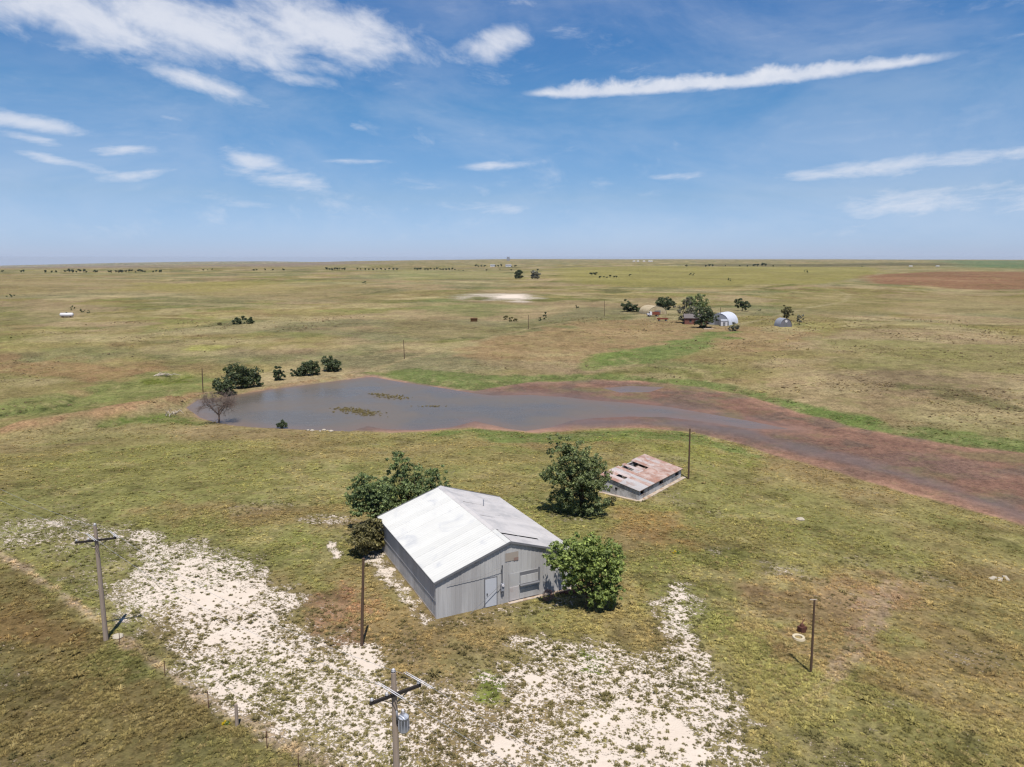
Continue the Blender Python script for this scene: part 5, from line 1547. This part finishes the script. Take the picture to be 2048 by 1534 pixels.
# ------------------------------------------------------------------ grass: tufts over the near ground
def build_tufts():
    src = bpy.data.collections.new("tuft_shapes")
    k = Mat("grass_tuft")
    col = k.attr('tcol', 'INSTANCER')
    isl = k.new('ShaderNodeNewGeometry').outputs['Random Per Island']
    c = k.mix(1.0, col, k.mix(isl, (.72, .74, .70, 1), (1.28, 1.24, 1.12, 1)), 'MULTIPLY')
    d = k.new('ShaderNodeBsdfDiffuse'); k.l.new(c, d.inputs['Color'])
    tr = k.new('ShaderNodeBsdfTranslucent'); k.l.new(c, tr.inputs['Color'])
    mx = k.new('ShaderNodeMixShader'); mx.inputs[0].default_value = 0.4
    k.l.new(d.outputs[0], mx.inputs[1]); k.l.new(tr.outputs[0], mx.inputs[2]); k.l.new(mx.outputs[0], k.out.inputs['Surface'])
    r = np.random.default_rng(3)
    shapes = []
    for s in range(4):
        nb = 26
        V = []; F = []
        for b in range(nb):
            a = r.uniform(0, 2 * math.pi); out = r.uniform(.15, 1.0)
            d0 = np.array([math.cos(a), math.sin(a), 0]); sd = np.array([-d0[1], d0[0], 0])
            w = r.uniform(.06, .12); h_ = r.uniform(.3, .75) * (1.1 - .5 * out)
            p0 = d0 * r.uniform(0, .35); p1 = d0 * (.3 + .35 * out) + np.array([0, 0, h_ * .75]); p2 = d0 * (.35 + .75 * out) + np.array([0, 0, h_ * r.uniform(.55, 1.0)])
            n0 = len(V)
            V += [p0 - sd * w, p0 + sd * w, p1 + sd * w * .8, p1 - sd * w * .8, p2]
            F += [(n0, n0 + 1, n0 + 2, n0 + 3), (n0 + 3, n0 + 2, n0 + 4)]
        me = bpy.data.meshes.new("tuft"); me.from_pydata([tuple(v) for v in V], [], F); me.materials.append(k.m)
        o = bpy.data.objects.new("tuft", me); src.objects.link(o); shapes.append(o)
    # candidate spots: thick near the camera, thinner further out
    P = []
    for (ra, rb, dens) in ((30, 52, 32.0), (52, 80, 15.0), (80, 125, 5.0), (125, 200, 1.5), (200, 380, 0.36)):
        area = math.radians(80) / 2 * (rb * rb - ra * ra); n = int(area * dens)
        a = np.radians(rng.uniform(-40, 40, n)); q = np.sqrt(rng.uniform(ra * ra, rb * rb, n))
        P.append(np.stack([q * np.sin(a), q * np.cos(a), q], 1))
    P = np.concatenate(P)
    x, y, d = P.T
    col, cal, wet = ground_paint(x, y)
    u = rng.random(len(x))
    keep = wet < 0.05
    keep &= u < np.where(cal > 0.25, np.clip(0.50 - 0.40 * cal, 0.03, 1), 1.0)
    # patchy stand of grass
    stand = sstep(fbm(x, y, 3.0, 3, 91), 0.34, 0.62)
    keep &= rng.random(len(x)) < np.where(cal > .25, 1, .25 + .75 * stand)
    # beyond the pond only low scrub in drifts
    drift = sstep(fbm(x, y, 22, 4, 95), .46, .62) * sstep(fbm(x, y, 90, 2, 96) + .12 * sstep(x, 0, 60), .42, .6)
    keep &= (d < 150) | (rng.random(len(x)) < drift)
    lx = (x + 5.6) * math.cos(.46) + (y - 47.87) * math.sin(.46); ly = -(x + 5.6) * math.sin(.46) + (y - 47.87) * math.cos(.46)
    keep &= ~((lx > -.2) & (lx < 12.5) & (ly > -.5) & (ly < 15.1))
    keep &= ~((lx > -1.2) & (lx <= -.2) & (ly > -.5) & (ly < 15.1) & (rng.random(len(x)) < .8))
    sx = (x - 14.72) * math.cos(.9) + (y - 78.4) * math.sin(.9); sy = -(x - 14.72) * math.sin(.9) + (y - 78.4) * math.cos(.9)
    keep &= ~((sx > -.4) & (sx < 11.9) & (sy > -.5) & (sy < 5.8))
    x, y, d, col, cal = x[keep], y[keep], d[keep], col[keep], cal[keep]
    n = len(x)
    z = height(x, y)
    onc = cal > 0.25
    tint = rng.uniform(.75, 1.45, n)[:, None]
    cc = col * tint * 2.05
    straw = rng.random(n) < .16
    cc[straw] = GR_STRAW * rng.uniform(1.1, 1.7, straw.sum())[:, None]
    scrub = (d > 150) & (rng.random(n) < .55)
    cc[scrub] = np.array(C(132, 116, 94)[:3]) * rng.uniform(1.3, 2.5, scrub.sum())[:, None]
    darkc = np.array(C(112, 108, 76)[:3])
    cc[onc] = (0.6 * darkc + 0.4 * col[onc]) * rng.uniform(1.2, 2.0, onc.sum())[:, None]
    scl = rng.lognormal(-1.86, 0.36, n) * np.where(onc, .92, 1.0) * (1 + sstep(d, 70, 300) * 1.2)
    scl = np.clip(scl, .07, .9)
    # reeds standing in the shallow water
    W = []
    for (c0, c1, w_, nn) in (((682, 817), (752, 829), 1.8, 230), ((748, 787), (806, 797), 1.5, 130), ((838, 812), (890, 813), .4, 22)):
        a, b = on_plane([c0, c1], ZW); tt = rng.random(nn)
        q = a + (b - a) * tt[:, None] + rng.normal(size=(nn, 2)) * np.array([1.2, w_ * .6])
        W.append(q)
    W = np.concatenate(W); m = len(W)
    x = np.append(x, W[:, 0]); y = np.append(y, W[:, 1]); z = np.append(z, np.full(m, ZW - .03))
    cc = np.concatenate([cc, np.array(C(122, 112, 80)[:3]) * rng.uniform(1.2, 2.2, m)[:, None]])
    scl = np.append(scl, rng.uniform(.2, .45, m))
    n = len(x)
    me = bpy.data.meshes.new("grass"); me.vertices.add(n)
    me.vertices.foreach_set('co', np.stack([x, y, z - .01], 1).astype(np.float32).ravel())
    at_ = me.attributes.new('tcol', 'FLOAT_COLOR', 'POINT'); at_.data.foreach_set('color', np.concatenate([cc, np.ones((n, 1))], 1).astype(np.float32).ravel())
    at_ = me.attributes.new('tscl', 'FLOAT', 'POINT'); at_.data.foreach_set('value', scl.astype(np.float32))
    at_ = me.attributes.new('trot', 'FLOAT', 'POINT'); at_.data.foreach_set('value', rng.uniform(0, 6.28, n).astype(np.float32))
    at_ = me.attributes.new('tidx', 'INT', 'POINT'); at_.data.foreach_set('value', rng.integers(0, 4, n).astype(np.int32))
    o = link("grass", me, None)
    tag(o, "olive and straw coloured grass tufts over the pasture", 'grass', kind='stuff')
    ng = bpy.data.node_groups.new("grass_tufts", 'GeometryNodeTree')
    ng.interface.new_socket("Geometry", in_out='INPUT', socket_type='NodeSocketGeometry')
    ng.interface.new_socket("Geometry", in_out='OUTPUT', socket_type='NodeSocketGeometry')
    N = ng.nodes; Lk = ng.links
    gi = N.new('NodeGroupInput'); go = N.new('NodeGroupOutput')
    iop = N.new('GeometryNodeInstanceOnPoints')
    gti = N.new('GeometryNodeGeometryToInstance')
    for s in shapes:
        oi = N.new('GeometryNodeObjectInfo'); oi.inputs['Object'].default_value = s
        oi.inputs['As Instance'].default_value = False
        Lk.new(oi.outputs['Geometry'], gti.inputs[0])
    def named(nm, ty):
        q = N.new('GeometryNodeInputNamedAttribute'); q.data_type = ty; q.inputs[0].default_value = nm
        return q.outputs[0]
    # geometry-to-instance keeps one instance per call, so join four of them
    jn = N.new('GeometryNodeJoinGeometry')
    N.remove(gti)
    for q in [q for q in N if q.bl_idname == 'GeometryNodeObjectInfo']:
        g2 = N.new('GeometryNodeGeometryToInstance'); Lk.new(q.outputs['Geometry'], g2.inputs[0]); Lk.new(g2.outputs[0], jn.inputs[0])
    Lk.new(gi.outputs[0], iop.inputs['Points']); Lk.new(jn.outputs[0], iop.inputs['Instance'])
    iop.inputs['Pick Instance'].default_value = True
    Lk.new(named('tidx', 'INT'), iop.inputs['Instance Index'])
    cx_ = N.new('ShaderNodeCombineXYZ'); Lk.new(named('trot', 'FLOAT'), cx_.inputs[2])
    e2r = N.new('FunctionNodeEulerToRotation'); Lk.new(cx_.outputs[0], e2r.inputs[0]); Lk.new(e2r.outputs[0], iop.inputs['Rotation'])
    Lk.new(named('tscl', 'FLOAT'), iop.inputs['Scale'])
    Lk.new(iop.outputs[0], go.inputs[0])
    md = o.modifiers.new("grass_tufts", 'NODES'); md.node_group = ng
    print("tufts", n)
build_tufts()

# ------------------------------------------------------------------ haze over the plain
def build_haze():
    R = 25500.0; n = 48
    top = 42.0; bot = -320.0
    mb = MB()
    rows = [[(R * math.cos(2 * math.pi * k / n), R * math.sin(2 * math.pi * k / n), z) for k in range(n)] for z in (bot, top)]
    mb.grid(rows, closed=True)
    mb.f.append(tuple(reversed(range(n)))); mb.f.append(tuple(range(n, 2 * n)))
    k = Mat("haze")
    v = k.new('ShaderNodeVolumePrincipled')
    v.inputs['Color'].default_value = (.93, .96, 1.0, 1)
    v.inputs['Density'].default_value = 2.8e-5
    v.inputs['Anisotropy'].default_value = 0.3
    k.l.new(v.outputs[0], k.out.inputs['Volume'])
    o = mb.build("haze", k.m)
    tag(o, kind='stuff')
build_haze()
